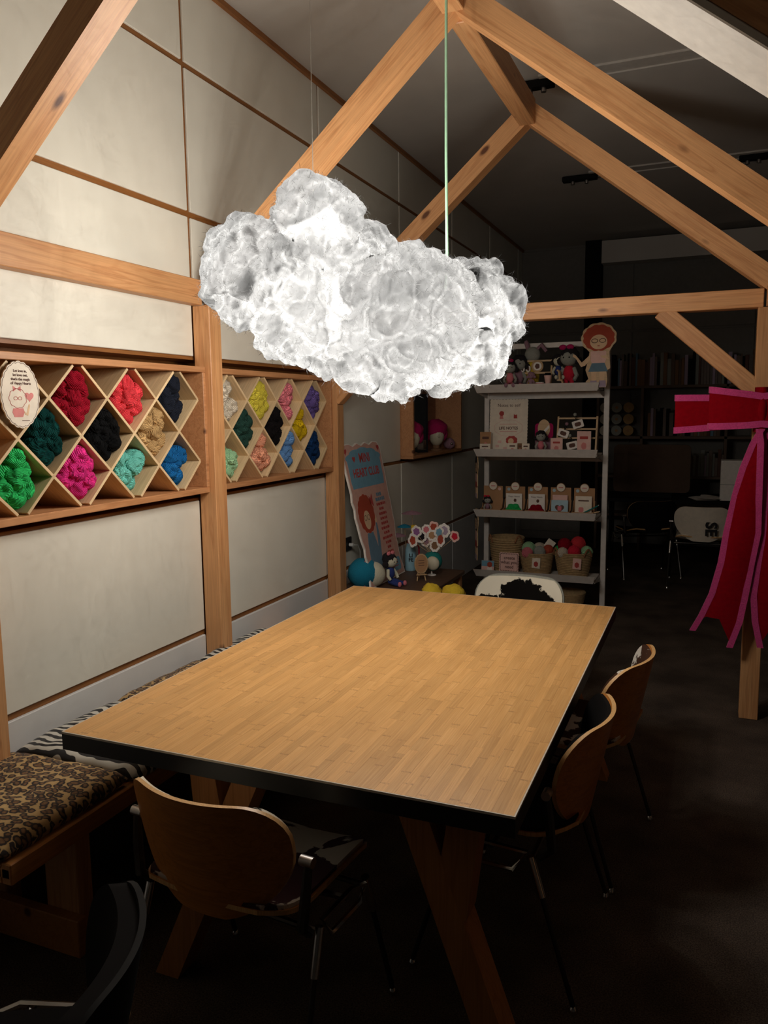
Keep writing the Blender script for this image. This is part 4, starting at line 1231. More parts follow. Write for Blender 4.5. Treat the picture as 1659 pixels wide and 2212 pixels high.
doll('crochet_doll', 'grey crochet doll with dark hair sitting behind the pink one on top', (-1.22, SY + 0.16, z), 0.0, 0.26, 'hair_black', 'plush_grey', 'plush_mauve', 'plush_pink', None)
doll('crochet_doll', 'crochet mouse doll with mauve body in the rack bottom, top tray', (-1.115, SY + 0.06, z + 0.011), 0.0, 0.115, 'plush_mauve', 'plush_mauve', 'plush_mauve', 'plush_yellow', None)
doll('crochet_doll', 'tall crochet doll with red hair bow and red clothes, right on the top tray', (-0.875, SY + 0.12, z), -0.2, 0.30, 'hair_black', 'plush_grey', 'plush_red', 'plush_navy', 'plush_magenta', sit=False)
doll('crochet_doll', 'cream faced crochet doll with black hair on the rack, top tray', (-0.955, SY + 0.17, z + 0.06), 0.3, 0.19, 'hair_black', 'plush_cream', 'plush_navy', 'plush_cream', None)
# bunny plush peeping out beside the cloud
bn = thing('bunny_plush', 'grey bunny plush with a drooping ear at the back of the top tray', 'plush toy', (-1.14, SY + 0.22, z))
MB().ball((0, 0, 0.10), (0.05, 0.045, 0.10), 14, 10).build('body', 'plush_yellow', bn, smooth=2)
MB().ball((0, 0, 0.235), (0.055, 0.05, 0.055), 14, 10).build('head', 'plush_grey', bn, smooth=2)
for sx, pts in ((-1, [(-0.03, 0, 0.27), (-0.04, 0, 0.31), (-0.05, 0, 0.33)]), (1, [(0.03, 0, 0.27), (0.06, 0, 0.30), (0.095, 0, 0.255)])):
    MB().tube(pts, [0.014, 0.017, 0.012], 8).build('ear', 'plush_mauve', bn, smooth=True)
# little things on the rack
rg = thing('wooden_ring_ornament', 'round wooden ring ornament with an emblem on the craft rack', 'ornament', (-1.095, SY + 0.165, z + 0.11))
MB().tube([(0.035 * math.cos(2 * PI * k / 20), 0, 0.045 + 0.035 * math.sin(2 * PI * k / 20)) for k in range(20)], 0.007, 8, closed=True).build('ring', 'craft_wood', rg, smooth=True)
flat('disc', ell(0, 0.045, 0.030, 0.030, 18), 'paper_white', rg, 0.002, 0.003)
flat('emblem', ell(0, 0.045, 0.014, 0.016, 14, 5, 0.2), 'print_brown', rg, -0.001, 0.001)
for k, (dx, lb) in enumerate(((-1.235, 'left'), (-1.195, 'middle'), (-1.155, 'right'))):
    o = thing('wooden_keyring', f'cream wooden keyring tag, {lb} of three on the craft rack', 'keyring', (dx, SY + 0.155, z + 0.117), rz=rnd.uniform(-.3, .3), group='keyring tags on the rack')
    flat('tag', ell(0, 0.022, 0.017, 0.021, 18, 6, 0.15), 'paper_white', o, 0, 0.003)
    flat('print', ell(0, 0.022, 0.008, 0.011, 12, 3, 0.3), 'print_brown', o, -0.003, 0.0006)
tb = thing('cream_tube', 'pink cosmetic tube leaning on the rack, top tray', 'tube', (-1.0, SY + 0.045, z + 0.012))
MB().lathe([(0.012, 0), (0.014, 0.012), (0.026, 0.075)], 14).build('body', 'paper_pink', tb, smooth=True)
MB().lathe([(0.02, 0.075), (0.02, 0.09), (0.018, 0.092)], 14).build('cap', 'black', tb, smooth=True)
mg = thing('felt_cup', 'small coral felt cup with a pale brim on the top tray', 'cup', (-1.055, SY + 0.055, z + 0.0105))
MB().lathe([(0.024, 0), (0.028, 0.03), (0.024, 0.03), (0.022, 0.004)], 16).build('bowl', 'plush_pink', mg, smooth=True)
MB().tube([(0.027 * math.cos(2 * PI * k / 16), 0.027 * math.sin(2 * PI * k / 16), 0.031) for k in range(16)], 0.003, 6, closed=True).build('brim', 'paper_white', mg, smooth=True)
MB().tube([(-0.025, 0, 0.026), (-0.042, 0, 0.02), (-0.04, 0, 0.008), (-0.025, 0, 0.005)], 0.003, 6).build('handle', 'plush_magenta', mg, smooth=True)
ch = thing('wooden_mini_chair', 'tiny bent wooden chair at the right of the craft rack', 'ornament', (-0.94, SY + 0.04, z))
MB().tube([(0, 0, 0.12), (0.012, 0, 0.11), (0.018, 0, 0.06), (0.035, 0, 0.045), (0.036, 0, 0.0)], 0.006, 8).build('side_frame', 'craft_wood', ch, smooth=True)
MB().tube([(0, 0.04, 0.12), (0.012, 0.04, 0.11), (0.018, 0.04, 0.06), (0.035, 0.04, 0.045), (0.036, 0.04, 0.0)], 0.006, 8).build('side_frame', 'craft_wood', ch, smooth=True)
MB().box(0.0, 0.036, 0.0, 0.04, 0.05, 0.058).build('seat', 'craft_wood', ch)

# second tray: note poster, booklets, doll, rack of tags
z = tz(1)
ps = thing('note_poster', 'cream poster with a wavy edge and the words LIFE NOTES on the second tray', 'poster', (-1.285, SY + 0.13, z), rot=(math.radians(-5), 0, 0))
flat('board', wavy_rect(-0.13, 0.13, 0.0, 0.365, 0.022, 0.004), 'paper', ps, 0, 0.005)
fr_o, fr_i = wavy_rect(-0.122, 0.122, 0.006, 0.357, 0.022, 0.003), wavy_rect(-0.1205, 0.1205, 0.0075, 0.3555, 0.022, 0.003)
n_ = min(len(fr_o), len(fr_i))
flat('label_plate', ell(0.0, 0.17, 0.095, 0.055, 48, 8, 0.08), 'paper_pink', ps, -0.005, 0.0006)
flat('label_face', ell(0.0, 0.17, 0.0925, 0.0525, 48, 8, 0.08), 'paper', ps, -0.0056, 0.0006)
text('Notes to self', 0.030, 'print_brown', ps, (0.0, -0.0055, 0.325))
text('LIFE NOTES', 0.026, 'print_brown', ps, (0.0, -0.0066, 0.168), bold=0.0006)
for k in range(2):
    flat('small_print', [(-0.06, 0.195 - k * 0.05), (0.06, 0.195 - k * 0.05), (0.06, 0.198 - k * 0.05), (-0.06, 0.198 - k * 0.05)], 'print_pink', ps, -0.0062, 0.0004)
flat('drawn_hair', ell(0.025, 0.085, 0.038, 0.030, 30, 8, 0.1), 'print_red', ps, -0.005, 0.0006)
flat('drawn_face', ell(0.02, 0.08, 0.020, 0.020, 20), 'sign_skin', ps, -0.0056, 0.0005)
flat('drawn_figure', ell(-0.05, 0.27, 0.016, 0.016, 18, 5, 0.1), 'print_red', ps, -0.005, 0.0006)
flat('drawn_dress', [(-0.06, 0.255), (-0.04, 0.255), (-0.036, 0.232), (-0.064, 0.232)], 'print_pink', ps, -0.005, 0.0006)
flat('drawn_cat', [(0.035, 0.236), (0.06, 0.236), (0.058, 0.265), (0.052, 0.26), (0.042, 0.26), (0.036, 0.268)], 'print_red', ps, -0.005, 0.0006)
for dx, dz in ((-0.06, 0.075), (-0.075, 0.045), (-0.02, 0.03), (0.055, 0.03)):
    flat('drawn_note', rrect(dx - 0.013, dx + 0.013, dz - 0.009, dz + 0.009, 0.003, 3), 'paper_pink', ps, -0.005, 0.0005)

def booklet(x, y, w, h, t, mt, label, pr='print_brown', rz=0.0, dz=0.0):
    o = thing('booklet', label, 'booklet', (x, y, z + dz), rz, group='little booklets and cards on the second tray')
    MB().box(-w / 2, w / 2, 0, t, 0, h, b=0.001).build('cover', mt, o)
    MB().box(-w / 2 + 0.001, w / 2 + 0.0006, 0.001, t - 0.001, 0.001, h - 0.001).build('pages', 'paper_white', o)
    flat('print', rrect(-w * 0.3, w * 0.3, h * 0.66, h * 0.78, 0.003, 2), pr, o, 0, 0.0005)
    flat('emblem', ell(0.0, h * 0.36, w * 0.18, h * 0.14, 16, 5, 0.15), 'print_pink', o, 0, 0.0005)
booklet(-1.425, SY + 0.06, 0.078, 0.145, 0.012, 'kraft', 'tall kraft booklet at the left end of the second tray')
booklet(-1.421, SY + 0.03, 0.074, 0.065, 0.012, 'paper', 'small pale booklet in front of the tall kraft one')
booklet(-1.235, SY + 0.05, 0.066, 0.07, 0.012, 'paper', 'pale square booklet in front of the note poster')
booklet(-1.185, SY + 0.06, 0.03, 0.068, 0.012, 'kraft_dark', 'narrow dark brown booklet in front of the note poster')
booklet(-1.143, SY + 0.045, 0.05, 0.068, 0.012, 'paper', 'pale narrow booklet right of the dark brown one')
booklet(-0.935, SY + 0.035, 0.078, 0.105, 0.014, 'paper_pink', 'pink card pack leaning on the small tag rack', 'print_red')
booklet(-0.757, SY + 0.035, 0.088, 0.150, 0.014, 'paper_pink', 'tall pink card pack at the right end of the second tray', 'print_red')
doll('crochet_doll', 'crochet doll with black curly hair and pink coat on the second tray', (-1.045, SY + 0.07, z), 0.1, 0.17, 'hair_black', 'plush_grey', 'plush_pink', 'plush_cream', None)
rd = thing('round_hand_mirror', 'round striped pocket mirror with magenta felt sides behind the black-haired doll', 'mirror', (-1.045, SY + 0.17, z))
flat('felt_backing', rrect(-0.062, 0.062, 0.10, 0.20, 0.02, 4), 'plush_magenta', rd, 0.012, 0.008)
flat('disc', ell(0, 0.165, 0.042, 0.062, 24), 'craft_wood', rd, 0.004, 0.006)
flat('stripe', [(-0.03, 0.12), (-0.015, 0.11), (0.036, 0.17), (0.034, 0.19)], 'paper_white', rd, -0.002, 0.0006)
MB().box(-0.06, 0.06, -0.002, 0.03, 0, 0.10, b=0.002).build('stand', 'plush_mauve', rd)
rack('tag_rack', 'small wooden rack for hanging tags at the right of the second tray', -0.945, -0.69, SY + 0.10, z, 0.245, (0.42, 0.66, 0.95))
for k, (x, dz, rr, lb) in enumerate(((-0.90, 0.115, 0.35, 'left'), (-0.805, 0.175, -0.3, 'upper'), (-0.84, 0.035, -0.25, 'lower'))):
    o = thing('keyring_tag', f'white keyring tag with dark loop, {lb} one on the tag rack', 'keyring', (x, SY + 0.085, z + dz + 0.02), rot=(0, rr, 0), group='white keyring tags')
    flat('tag', rrect(-0.036, 0.036, -0.025, 0.025, 0.006, 3), 'paper_white', o, 0, 0.003)
    flat('emblem', ell(0, 0, 0.02, 0.013, 16, 4, 0.2), 'print_brown', o, -0.003, 0.0006)
    MB().tube([(0, 0.0, 0.02), (0.006, -0.004, 0.045), (0, 0, 0.062), (-0.006, 0.004, 0.045), (0, 0.004, 0.02)], 0.0025, 6).build('loop', 'black', o, smooth=True)
    MB().ball((0, 0, 0.066), 0.012, 10, 8).build('bead', 'plush_grey' if k else 'plush_mauve', o, smooth=2)

# third tray: five kraft display boxes
z = tz(2)
for k in range(5):
    x = SX0 + 0.095 + k * 0.156
    lb = ['kraft display box with a doll in front, leftmost of the five', 'kraft display box holding the green yarn pack', 'kraft display box holding the red yarn pack', 'kraft display box holding the pale blue heart card', 'kraft display box with crochet hooks, rightmost of the five'][k]
    o = thing('kraft_display_box', lb, 'display box', (x, SY + 0.02, z), group='kraft display boxes on the third tray')
    MB().box(-0.068, 0.068, 0.085, 0.089, 0.004, 0.185, b=0.001).build('back_card', 'kraft', o)
    MB().box(-0.071, 0.071, 0.0, 0.09, 0, 0.004).build('base', 'kraft', o)
    MB().box(-0.071, 0.071, 0.0, 0.004, 0.004, 0.032, b=0.001).build('front_lip', 'kraft', o)
    flat('lip_label', rrect(-0.068, 0.068, 0.004, 0.02, 0.002, 2), 'paper', o, 0.0, 0.0006)
    text('Happy Hearts', 0.011, 'print_brown', o, (-0.01, -0.0009, 0.012))
    for sx in (-1, 1):
        MB().prism([(0.004, 0.004), (0.085, 0.004), (0.085, 0.10), (0.05, 0.035), (0.004, 0.032)], 0.002, -0.002).build('side_wing', 'kraft', o, (sx * 0.069, 0, 0), (0, 0, PI / 2))
    tp = flat('round_topper', ell(0.0, 0.185, 0.031, 0.031, 28), 'kraft_dark', o, 0.086, 0.003)
    flat('topper_disc', ell(0.0, 0.185, 0.027, 0.027, 28), 'paper', tp, 0.083, 0.001)
    flat('topper_print', rrect(-0.015, 0.015, 0.182, 0.188, 0.002, 2), 'print_pink', tp, 0.082, 0.0005)
    flat('round_sticker', ell(-0.045 if k else 0.045, 0.165, 0.011, 0.011, 16), 'paper_pink' if k == 0 else 'paper_blue', o, 0.085, 0.0008)
xb = lambda k: SX0 + 0.095 + k * 0.156
doll('crochet_doll', 'small crochet doll with a red beret in the leftmost kraft box', (xb(0) - 0.03, SY + 0.065, z + 0.0045), 0.3, 0.125, 'hair_black', 'plush_grey', 'plush_mauve', 'plush_red', 'plush_red')
def pack(k, yarn, lb):
    o = thing('yarn_pack', lb, 'yarn pack', (xb(k), SY + 0.055, z + 0.0045))
    MB().box(-0.056, 0.056, 0.012, 0.016, 0.0, 0.135, b=0.001).build('header_card', 'paper_white', o)
    text('Happy Hearts', 0.014, 'print_brown', o, (0, 0.0112, 0.115))
    flat('emblem', ell(0.008, 0.088, 0.009, 0.011, 14, 5, 0.15), 'print_brown', o, 0.012, 0.0006)
    m = MB()
    for q, (dx, dz) in enumerate(((-0.032, 0.022), (0, 0.026), (0.032, 0.022), (-0.016, 0.045), (0.016, 0.047))):
        m.ball((dx, -0.005, dz), (0.024, 0.015, 0.02), 12, 8, wob=0.15, seed=q)
    m.build('yarn', yarn, o, smooth=2)
pack(1, 'yarn_emerald_green', 'white header pack of green yarn in the second kraft box')
pack(2, 'yarn_crimson', 'white header pack of red yarn in the third kraft box')
o = thing('heart_card', 'pale blue card with a heart motif in the fourth kraft box', 'card', (xb(3), SY + 0.05, z + 0.0045), rot=(math.radians(-6), 0, 0))
MB().box(-0.05, 0.05, 0.012, 0.015, 0, 0.135, b=0.001).build('back_sheet', 'paper_pink', o)
MB().box(-0.056, 0.056, 0.004, 0.007, 0, 0.10, b=0.001).build('front_sheet', 'paper_blue', o)
ht = lambda cx, cz, s: [(cx + s * 16 * math.sin(t) ** 3, cz + s * (13 * math.cos(t) - 5 * math.cos(2 * t) - 2 * math.cos(3 * t) - math.cos(4 * t))) for t in [2 * PI * k / 30 for k in range(30)]]
flat('heart', ht(0, 0.045, 0.0019), 'print_brown', o, 0.004, 0.0006)
flat('heart_window', rrect(-0.013, 0.013, 0.03, 0.06, 0.003, 2), 'plush_pink', o, 0.0034, 0.0006)
o = thing('pattern_card', 'pink pattern card with small drawings in the rightmost kraft box', 'card', (xb(4), SY + 0.06, z + 0.0045), rot=(math.radians(-6), 0, 0))
MB().box(-0.054, 0.054, 0.0, 0.003, 0, 0.13, b=0.001).build('sheet', 'paper', o)
flat('small_print', rrect(-0.035, 0.035, 0.096, 0.104, 0.003, 2), 'print_brown', o, 0, 0.0006); flat('drawing', ell(-0.015, 0.04, 0.016, 0.016, 16, 4, 0.2), 'print_pink', o, 0, 0.0006)
for k, (mt, lb, dz) in enumerate((('plush_teal', 'teal crochet hook sticking out of the rightmost kraft box', 0.012), ('craft_wood', 'wooden crochet hook sticking out of the rightmost kraft box', 0.0))):
    o = thing('crochet_hook', lb, 'crochet hook', (xb(4) + 0.0, SY + 0.035, z + 0.012))
    MB().tube([(-0.02, 0, 0.0), (0.10, 0, 0.055 + dz)] if k == 0 else [(0.0, 0.012, 0.0), (0.105, 0.012, 0.025)], [0.005, 0.004], 8).build('handle', mt, o, smooth=True)
    MB().ball((0.102, 0, 0.056 + dz) if k == 0 else (0.107, 0.012, 0.0255), 0.006, 8, 6).build('hook_tip', 'alu', o, smooth=2)

# fourth tray: straw baskets with yarn
z = tz(3)
def basket(x, y, r0, r1, h, label, handle=True, tagc=None, hz_=0.0):
    o = thing('straw_basket', label, 'basket', (x, y, z + hz_), group='straw baskets on the fourth tray')
    m = MB(); prof = []
    n = 14
    for i in range(n + 1):
        q = i / n
        prof.append((r0 + (r1 - r0) * q ** 0.8 + 0.0022 * math.sin(i * PI), h * q))
    m.lathe([(0.001, 0.002)] + prof + [(r1 - 0.006, h), (r0 - 0.006, 0.01), (0.001, 0.008)], 26)
    m.build('body', 'straw', o, smooth=True)
    for i in range(1, n):
        pass
    co = MB()
    for i in range(0, n + 1):
        q = i / n; r = r0 + (r1 - r0) * q ** 0.8
        co.tube([(r * math.cos(2 * PI * k / 26), r * math.sin(2 * PI * k / 26), h * q) for k in range(26)], h / n * 0.52, 6, closed=True)
    co.build('coil', 'straw', o, smooth=True)
    if handle:
        for s in (-1, 1):
            a0 = -PI / 2 - 0.5 * s
            pts = []
            for k in range(11):
                q = k / 10
                an = -PI / 2 + s * 0.95 + (q - .5) * 0.55
                zz = h * 0.9 + 0.05 * math.sin(PI * q)
                rr = r1 + 0.008
                pts.append((rr * math.cos(an), rr * math.sin(an), zz))
            MB().tube(pts, 0.006, 6).build('handle', 'straw_handle', o, smooth=True)
    if tagc:
        tg = MB().box(-0.028, 0.028, -0.003, 0, -0.075, 0, b=0.0008).build('tag', tagc, o, (0.02 if tagc == 'paper' else 0.045, -r1 + 0.002, h * 0.86), (0.12, 0.08, 0))
        flat('tag_print', ell(0, -0.045, 0.014, 0.018, 18, 6, 0.12), 'print_red', tg, -0.003, 0.0006)
    return o
basket(-1.295, SY + 0.165, 0.085, 0.118, 0.235, 'tall straw basket at the back left of the fourth tray')
basket(-1.075, SY + 0.135, 0.088, 0.115, 0.15, 'straw basket with a portrait tag, middle of the fourth tray', False, 'paper')
basket(-0.825, SY + 0.135, 0.092, 0.125, 0.165, 'straw basket heaped with red and orange yarn, right of the fourth tray', True, 'paper_pink')
BALLS = [(-1.13, 0.12, 0.175, 0.045, 'yarn_mint_green', 'mint yarn ball in the middle basket'), (-1.125, 0.055, 0.155, 0.037, 'yarn_rose_pink', 'coral pink yarn ball in the middle basket'),
         (-1.05, 0.10, 0.158, 0.040, 'plush_grey', 'grey green yarn ball in the middle basket'), (-1.00, 0.15, 0.165, 0.036, 'hair_red', 'rust brown yarn ball in the middle basket'), (-1.07, 0.20, 0.16, 0.045, 'yarn_cream', 'cream yarn ball at the back of the middle basket'),
         (-0.88, 0.10, 0.215, 0.046, 'yarn_crimson', 'dark red yarn ball on top of the right basket'), (-0.80, 0.17, 0.215, 0.050, 'yarn_coral_red', 'orange red yarn ball at the back of the right basket'),
         (-0.925, 0.15, 0.165, 0.036, 'yarn_emerald_green', 'green yarn ball at the left of the right basket'), (-0.885, 0.055, 0.168, 0.038, 'yarn_cream', 'white yarn ball at the front of the right basket'),
         (-0.81, 0.065, 0.178, 0.042, 'plush_red', 'cherry red yarn ball at the front of the right basket'), (-0.735, 0.12, 0.172, 0.040, 'yarn_mint_green', 'pale green yarn ball at the right of the right basket')]
def ball_mesh(mt, r, seed):
    m = MB().ball((0, 0, 0), r, 18, 12)
    q = random.Random(seed)
    for k in range(9):
        ax = Vector((q.gauss(0, 1), q.gauss(0, 1), q.gauss(0, 1))).normalized(); e1 = ax.orthogonal().normalized(); e2 = ax.cross(e1)
        d = q.uniform(-0.35, 0.35)
        m.tube([ax * r * d + (e1 * math.cos(2 * PI * i / 20) + e2 * math.sin(2 * PI * i / 20)) * r * math.sqrt(1 - d * d) for i in range(20)], r * 0.05, 5, closed=True)
    return m.mesh('yarn_ball', mt, smooth=2)
for k, (x, dy, dz, r, mt, lb) in enumerate(BALLS):
    tag(put('yarn_ball', ball_mesh(mt, r, k), None, (x, SY + dy, z + dz)), lb, 'yarn ball', 'yarn balls in the straw baskets')
o = thing('portrait_card', 'beige card with a red-haired portrait stuck in the middle basket', 'card', (-1.03, SY + 0.19, z + 0.15), rot=(0, 0.6, 0.1))
MB().box(-0.03, 0.03, 0, 0.003, 0, 0.09, b=0.0008).build('sheet', 'paper', o)
flat('portrait', ell(0, 0.03, 0.018, 0.02, 18, 6, 0.12), 'hair_red', o, 0, 0.0006)
o = thing('create_sign', 'small pink sign with a wavy border reading create what you need', 'sign', (-1.245, SY + 0.02, z + 0.022), rot=(math.radians(-5), 0, 0))
flat('board', wavy_rect(-0.065, 0.065, 0.0, 0.128, 0.018, 0.003), 'paper_pink', o, 0, 0.005)
bo = wavy_rect(-0.059, 0.059, 0.006, 0.122, 0.018, 0.002)
flat('border', wavy_rect(-0.0595, 0.0595, 0.0055, 0.1225, 0.018, 0.002), 'print_brown', o, -0.005, 0.0004)
flat('border_face', wavy_rect(-0.0565, 0.0565, 0.0085, 0.1195, 0.018, 0.002), 'paper_pink', o, -0.0054, 0.0004)
for k, ln in enumerate(('create', 'what you', 'need')):
    text(ln, 0.031, 'print_brown', o, (0.003, -0.0062, 0.094 - k * 0.031), bold=0.0005)
o = thing('postcard', 'postcard of a red-haired girl against blue sky on the fourth tray', 'postcard', (-1.40, SY + 0.035, z), rot=(math.radians(-8), 0, 0))
MB().box(-0.045, 0.045, 0, 0.002, 0.0, 0.085, b=0.0005).build('sheet', 'paper_pink', o)
flat('sky', [(-0.044, 0.045), (0.044, 0.045), (0.044, 0.084), (-0.044, 0.084)], 'sign_blue', o, 0, 0.0004)
flat('portrait', ell(0.014, 0.058, 0.017, 0.018, 18, 6, 0.12), 'hair_red', o, -0.0004, 0.0006)
flat('dress', [(0.0, 0.04), (0.028, 0.04), (0.04, 0.004), (-0.012, 0.004)], 'paper_white', o, -0.0004, 0.0006)
for k, x in enumerate((-1.40, -1.33, -1.17)):
    o = thing('place_card_stand', ['kraft card stand under the postcard', 'kraft card stand left of the pink sign', 'kraft card stand right of the pink sign'][k], 'stand', (x, SY + 0.005, z))
    MB().box(-0.03, 0.03, -0.012, 0.012, 0, 0.014, b=0.002).build('block', 'kraft', o)
    MB().box(-0.028, 0.028, -0.002, 0.002, 0.0141, 0.0155).build('slot', 'kraft_dark', o)
# bottom tray, hardly lit
z = tz(4)
basket(-0.86, SY + 0.13, 0.09, 0.12, 0.12, 'dim straw basket on the lowest tray', False)
basket(-1.2, SY + 0.13, 0.09, 0.12, 0.12, 'dim straw basket on the lowest tray behind the table', False)

# the set was drawn at 1 : 1.15; bring it to size and stand it on the floor at its place
for o in [q for q in bpy.data.objects if q not in BEFORE and q.parent is None]:
    if o.location.length < 1e-6:
        lo = Vector((9, 9, 9)); hi = -lo
        for c in o.children:
            for v in c.bound_box:
                p = c.matrix_basis @ Vector(v)
                lo = Vector(map(min, lo, p)); hi = Vector(map(max, hi, p))
        base = Vector(((lo.x + hi.x) / 2, (lo.y + hi.y) / 2, lo.z))
        for c in o.children:
            c.location = c.location - base
        o.location = base
    l = o.location
    o.location = (-1.235 + 1.15 * (l.x + 1.065), 6.02 + 1.15 * (l.y - SY), 1.15 * (l.z - 0.209))
    o.scale = [k * 1.15 for k in o.scale]

# ------------------------------------------------------------------ low table in the corner with its things
lt = thing('low_side_table', 'low brown wooden table in the dark corner against the wall', 'side table', (-1.87, 4.9, 0))
MB().box(-0.30, 0.30, -0.46, 0.36, 0.465, 0.495, b=0.004).build('top', 'dark_wood', lt)
for sx in (-0.26, 0.26):
    for sy in (-0.42, 0.32):
        MB().box(sx - 0.025, sx + 0.025, sy - 0.025, sy + 0.025, 0, 0.465, b=0.003).build('leg', 'pine_z', lt)
ZL = 0.4955
po = thing('club_poster', 'tall scalloped poster for a heart club leaning against the wall', 'poster', (-1.955, 4.755, ZL), rot=(math.radians(-12), 0, PI / 2))
def poster_outline(w, h):
    pts = []
    for k in range(13):   # right edge upward with soft waves
        q = k / 12; pts.append((w * (1.0 - 0.10 * math.sin(PI * min(1, q * 1.6))) + 0.006 * math.sin(k * 2.1), h * 0.66 * q))
    pts += [(w * 1.02, h * 0.80), (w * 1.03, h * 0.95), (w * 0.9, h * 1.0)]
    for k in range(1, 8):
        a = k / 8; pts.append((w * (0.9 - 1.8 * a), h * (0.985 + 0.02 * abs(math.sin(a * PI * 4)))))
    pts += [(-w * 0.9, h * 1.0), (-w * 1.03, h * 0.95), (-w * 1.02, h * 0.80)]
    for k in range(12, -1, -1):
        q = k / 12; pts.append((-w * (1.0 - 0.10 * math.sin(PI * min(1, q * 1.6))) + 0.008 * math.sin(k * 2.7), h * 0.66 * q))
    return pts
flat('board', poster_outline(0.30, 0.93), 'paper_white', po, 0, 0.012)
flat('printed_field', [(p[0] * 0.965, 0.008 + p[1] * 0.985) for p in poster_outline(0.30, 0.93)], 'sign_pink', po, -0.012, 0.0006)
flat('cloud_panel', [(-0.25 + 0.5 * t, 0.64 + 0.0 * t) for t in (0, 1)] + [(0.262 - 0.0 * k, 0.64 + k * 0.04) for k in range(1, 6)] + ell(0, 0.82, 0.265, 0.075, 30, 10, 0.10, 0, PI) + [(-0.262, 0.84 - k * 0.04) for k in range(1, 5)], 'sign_blue', po, -0.0126, 0.0006)
text('MINI', 0.085, 'print_red', po, (0.01, -0.0134, 0.83), bold=0.002)
text('HEART CLUB', 0.078, 'print_red', po, (0.0, -0.0134, 0.735), bold=0.002, squeeze=0.92)
for hx_, hz_ in ((-0.265, 0.885), (0.262, 0.89), (-0.16, 0.83)):
    flat('heart', ht(hx_, hz_, 0.0014), 'print_red', po, -0.0126, 0.001)
gf = put('printed_girl', MB().prism(ell(-0.135, 0.47, 0.118, 0.122, 84, 14, 0.06), -0.0126, -0.0134).mesh('printed_girl', 'hair_red'), po)
flat('printed_face', ell(-0.14, 0.43, 0.05, 0.062, 22), 'sign_skin', po, -0.0134, 0.0006)
for sx in (-1, 1):
    a = ell(-0.14 + sx * 0.024, 0.445, 0.022, 0.018, 14); b = ell(-0.14 + sx * 0.024, 0.445, 0.018, 0.014, 14)
    MB().add([(p[0], -0.0146, p[1]) for p in a] + [(p[0], -0.0146, p[1]) for p in b], [(k, (k + 1) % 14, 14 + (k + 1) % 14, 14 + k) for k in range(14)]).build('printed_glasses', 'print_brown', po)
flat('printed_dress', [(-0.18, 0.345), (-0.09, 0.345), (-0.055, 0.24), (-0.035, 0.33), (-0.02, 0.40), (-0.005, 0.40), (0.0, 0.30), (-0.03, 0.17), (-0.05, 0.05), (-0.17, 0.02), (-0.21, 0.16), (-0.20, 0.28)], 'cloth_blue', po, -0.0126, 0.0006)
flat('printed_hand', ell(-0.012, 0.42, 0.014, 0.026, 14), 'sign_skin', po, -0.0126, 0.0007)
flat('printed_bow', [(-0.03, 0.56), (0.0, 0.59), (0.005, 0.50), (-0.03, 0.53), (-0.05, 0.51), (-0.05, 0.58)], 'print_red', po, -0.0126, 0.0008)
qp = random.Random(4)
for k in range(13):      # lines too small to read
    w_ = qp.uniform(0.035, 0.085); zz = 0.575 - k * 0.033; hh = 0.009 if k > 1 else 0.012
    x = 0.125 - w_
    while x < 0.125 + w_ - 0.01:
        q = qp.uniform(0.018, 0.04)
        e_ = min(x + q, 0.125 + w_)
        flat('small_print', [(x, zz - hh), (e_, zz - hh), (e_, zz + hh * qp.uniform(0.7, 1)), (x, zz + hh)], 'print_red' if k > 1 else 'cloth_blue', po, -0.0126, 0.0008)
        x = e_ + 0.006
flat('footer_plate', rrect(-0.02, 0.25, 0.035, 0.125, 0.02, 4), 'sign_blue', po, -0.0126, 0.0006)
for k in range(3):
    flat('footer_line', [(0.02, 0.065 + k * 0.018), (0.21, 0.065 + k * 0.018), (0.21, 0.070 + k * 0.018), (0.02, 0.070 + k * 0.018)], 'print_red', po, -0.0132, 0.0006)

# (drawn larger, set to size below)
bb = thing('blue_plush_ball', 'big round blue plush with pink band and white face on the low table', 'plush toy', (-2.03, 4.53, ZL))
MB().ball((0, 0, 0.125), (0.15, 0.15, 0.135), 24, 16, wob=0.06).build('body', 'plush_blue', bb, smooth=2)
MB().ball((0.085, 0.045, 0.11), (0.115, 0.115, 0.115), 20, 14).build('face', 'plush_cream', bb, smooth=2)
MB().tube([(0.045 + 0.0, 0.02 + 0.135 * math.cos(2 * PI * k / 24), 0.12 + 0.135 * math.sin(2 * PI * k / 24)) for k in range(24)], 0.011, 8, closed=True).build('band', 'plush_pink', bb, smooth=True)
bb.scale = (0.68, 0.68, 0.72)
doll('crochet_doll', 'crochet doll with black curls and blue dungarees sitting on the low table', (-1.885, 4.64, ZL), math.radians(75), 0.235, 'hair_black', 'plush_cream', 'plush_navy', 'plush_pink', 'plush_pink')
bt = thing('spray_bottle', 'pale blue bottle with red collar and letters on the low table', 'bottle', (-1.93, 5.13, ZL))
MB().lathe([(0.036, 0), (0.040, 0.006), (0.040, 0.10), (0.037, 0.15), (0.026, 0.185), (0.018, 0.195)], 24).build('body', 'bottle_blue', bt, smooth=True)
cp = MB().lathe([(0.0195, 0.19), (0.021, 0.20), (0.021, 0.216), (0.013, 0.222)], 18).build('collar', 'bottle_red', bt, smooth=True)
MB().tube([(0.0, 0.02, 0.20), (0.035, 0.03, 0.20), (0.052, 0.03, 0.16), (0.054, 0.03, 0.06), (0.05, 0.03, 0.01)], 0.006, 8).build('strap', 'bottle_red', cp, smooth=True)
for k, ln in enumerate(('LI', 'FE')):
    text(ln, 0.036, 'print_black', bt, (0.017, -0.0392, 0.112 - k * 0.031), rot=(PI / 2, 0, 0.42), bold=0.001)
gl = thing('globe_ornament', 'teal felt globe with a round white face on a small foot', 'ornament', (-1.735, 5.02, ZL))
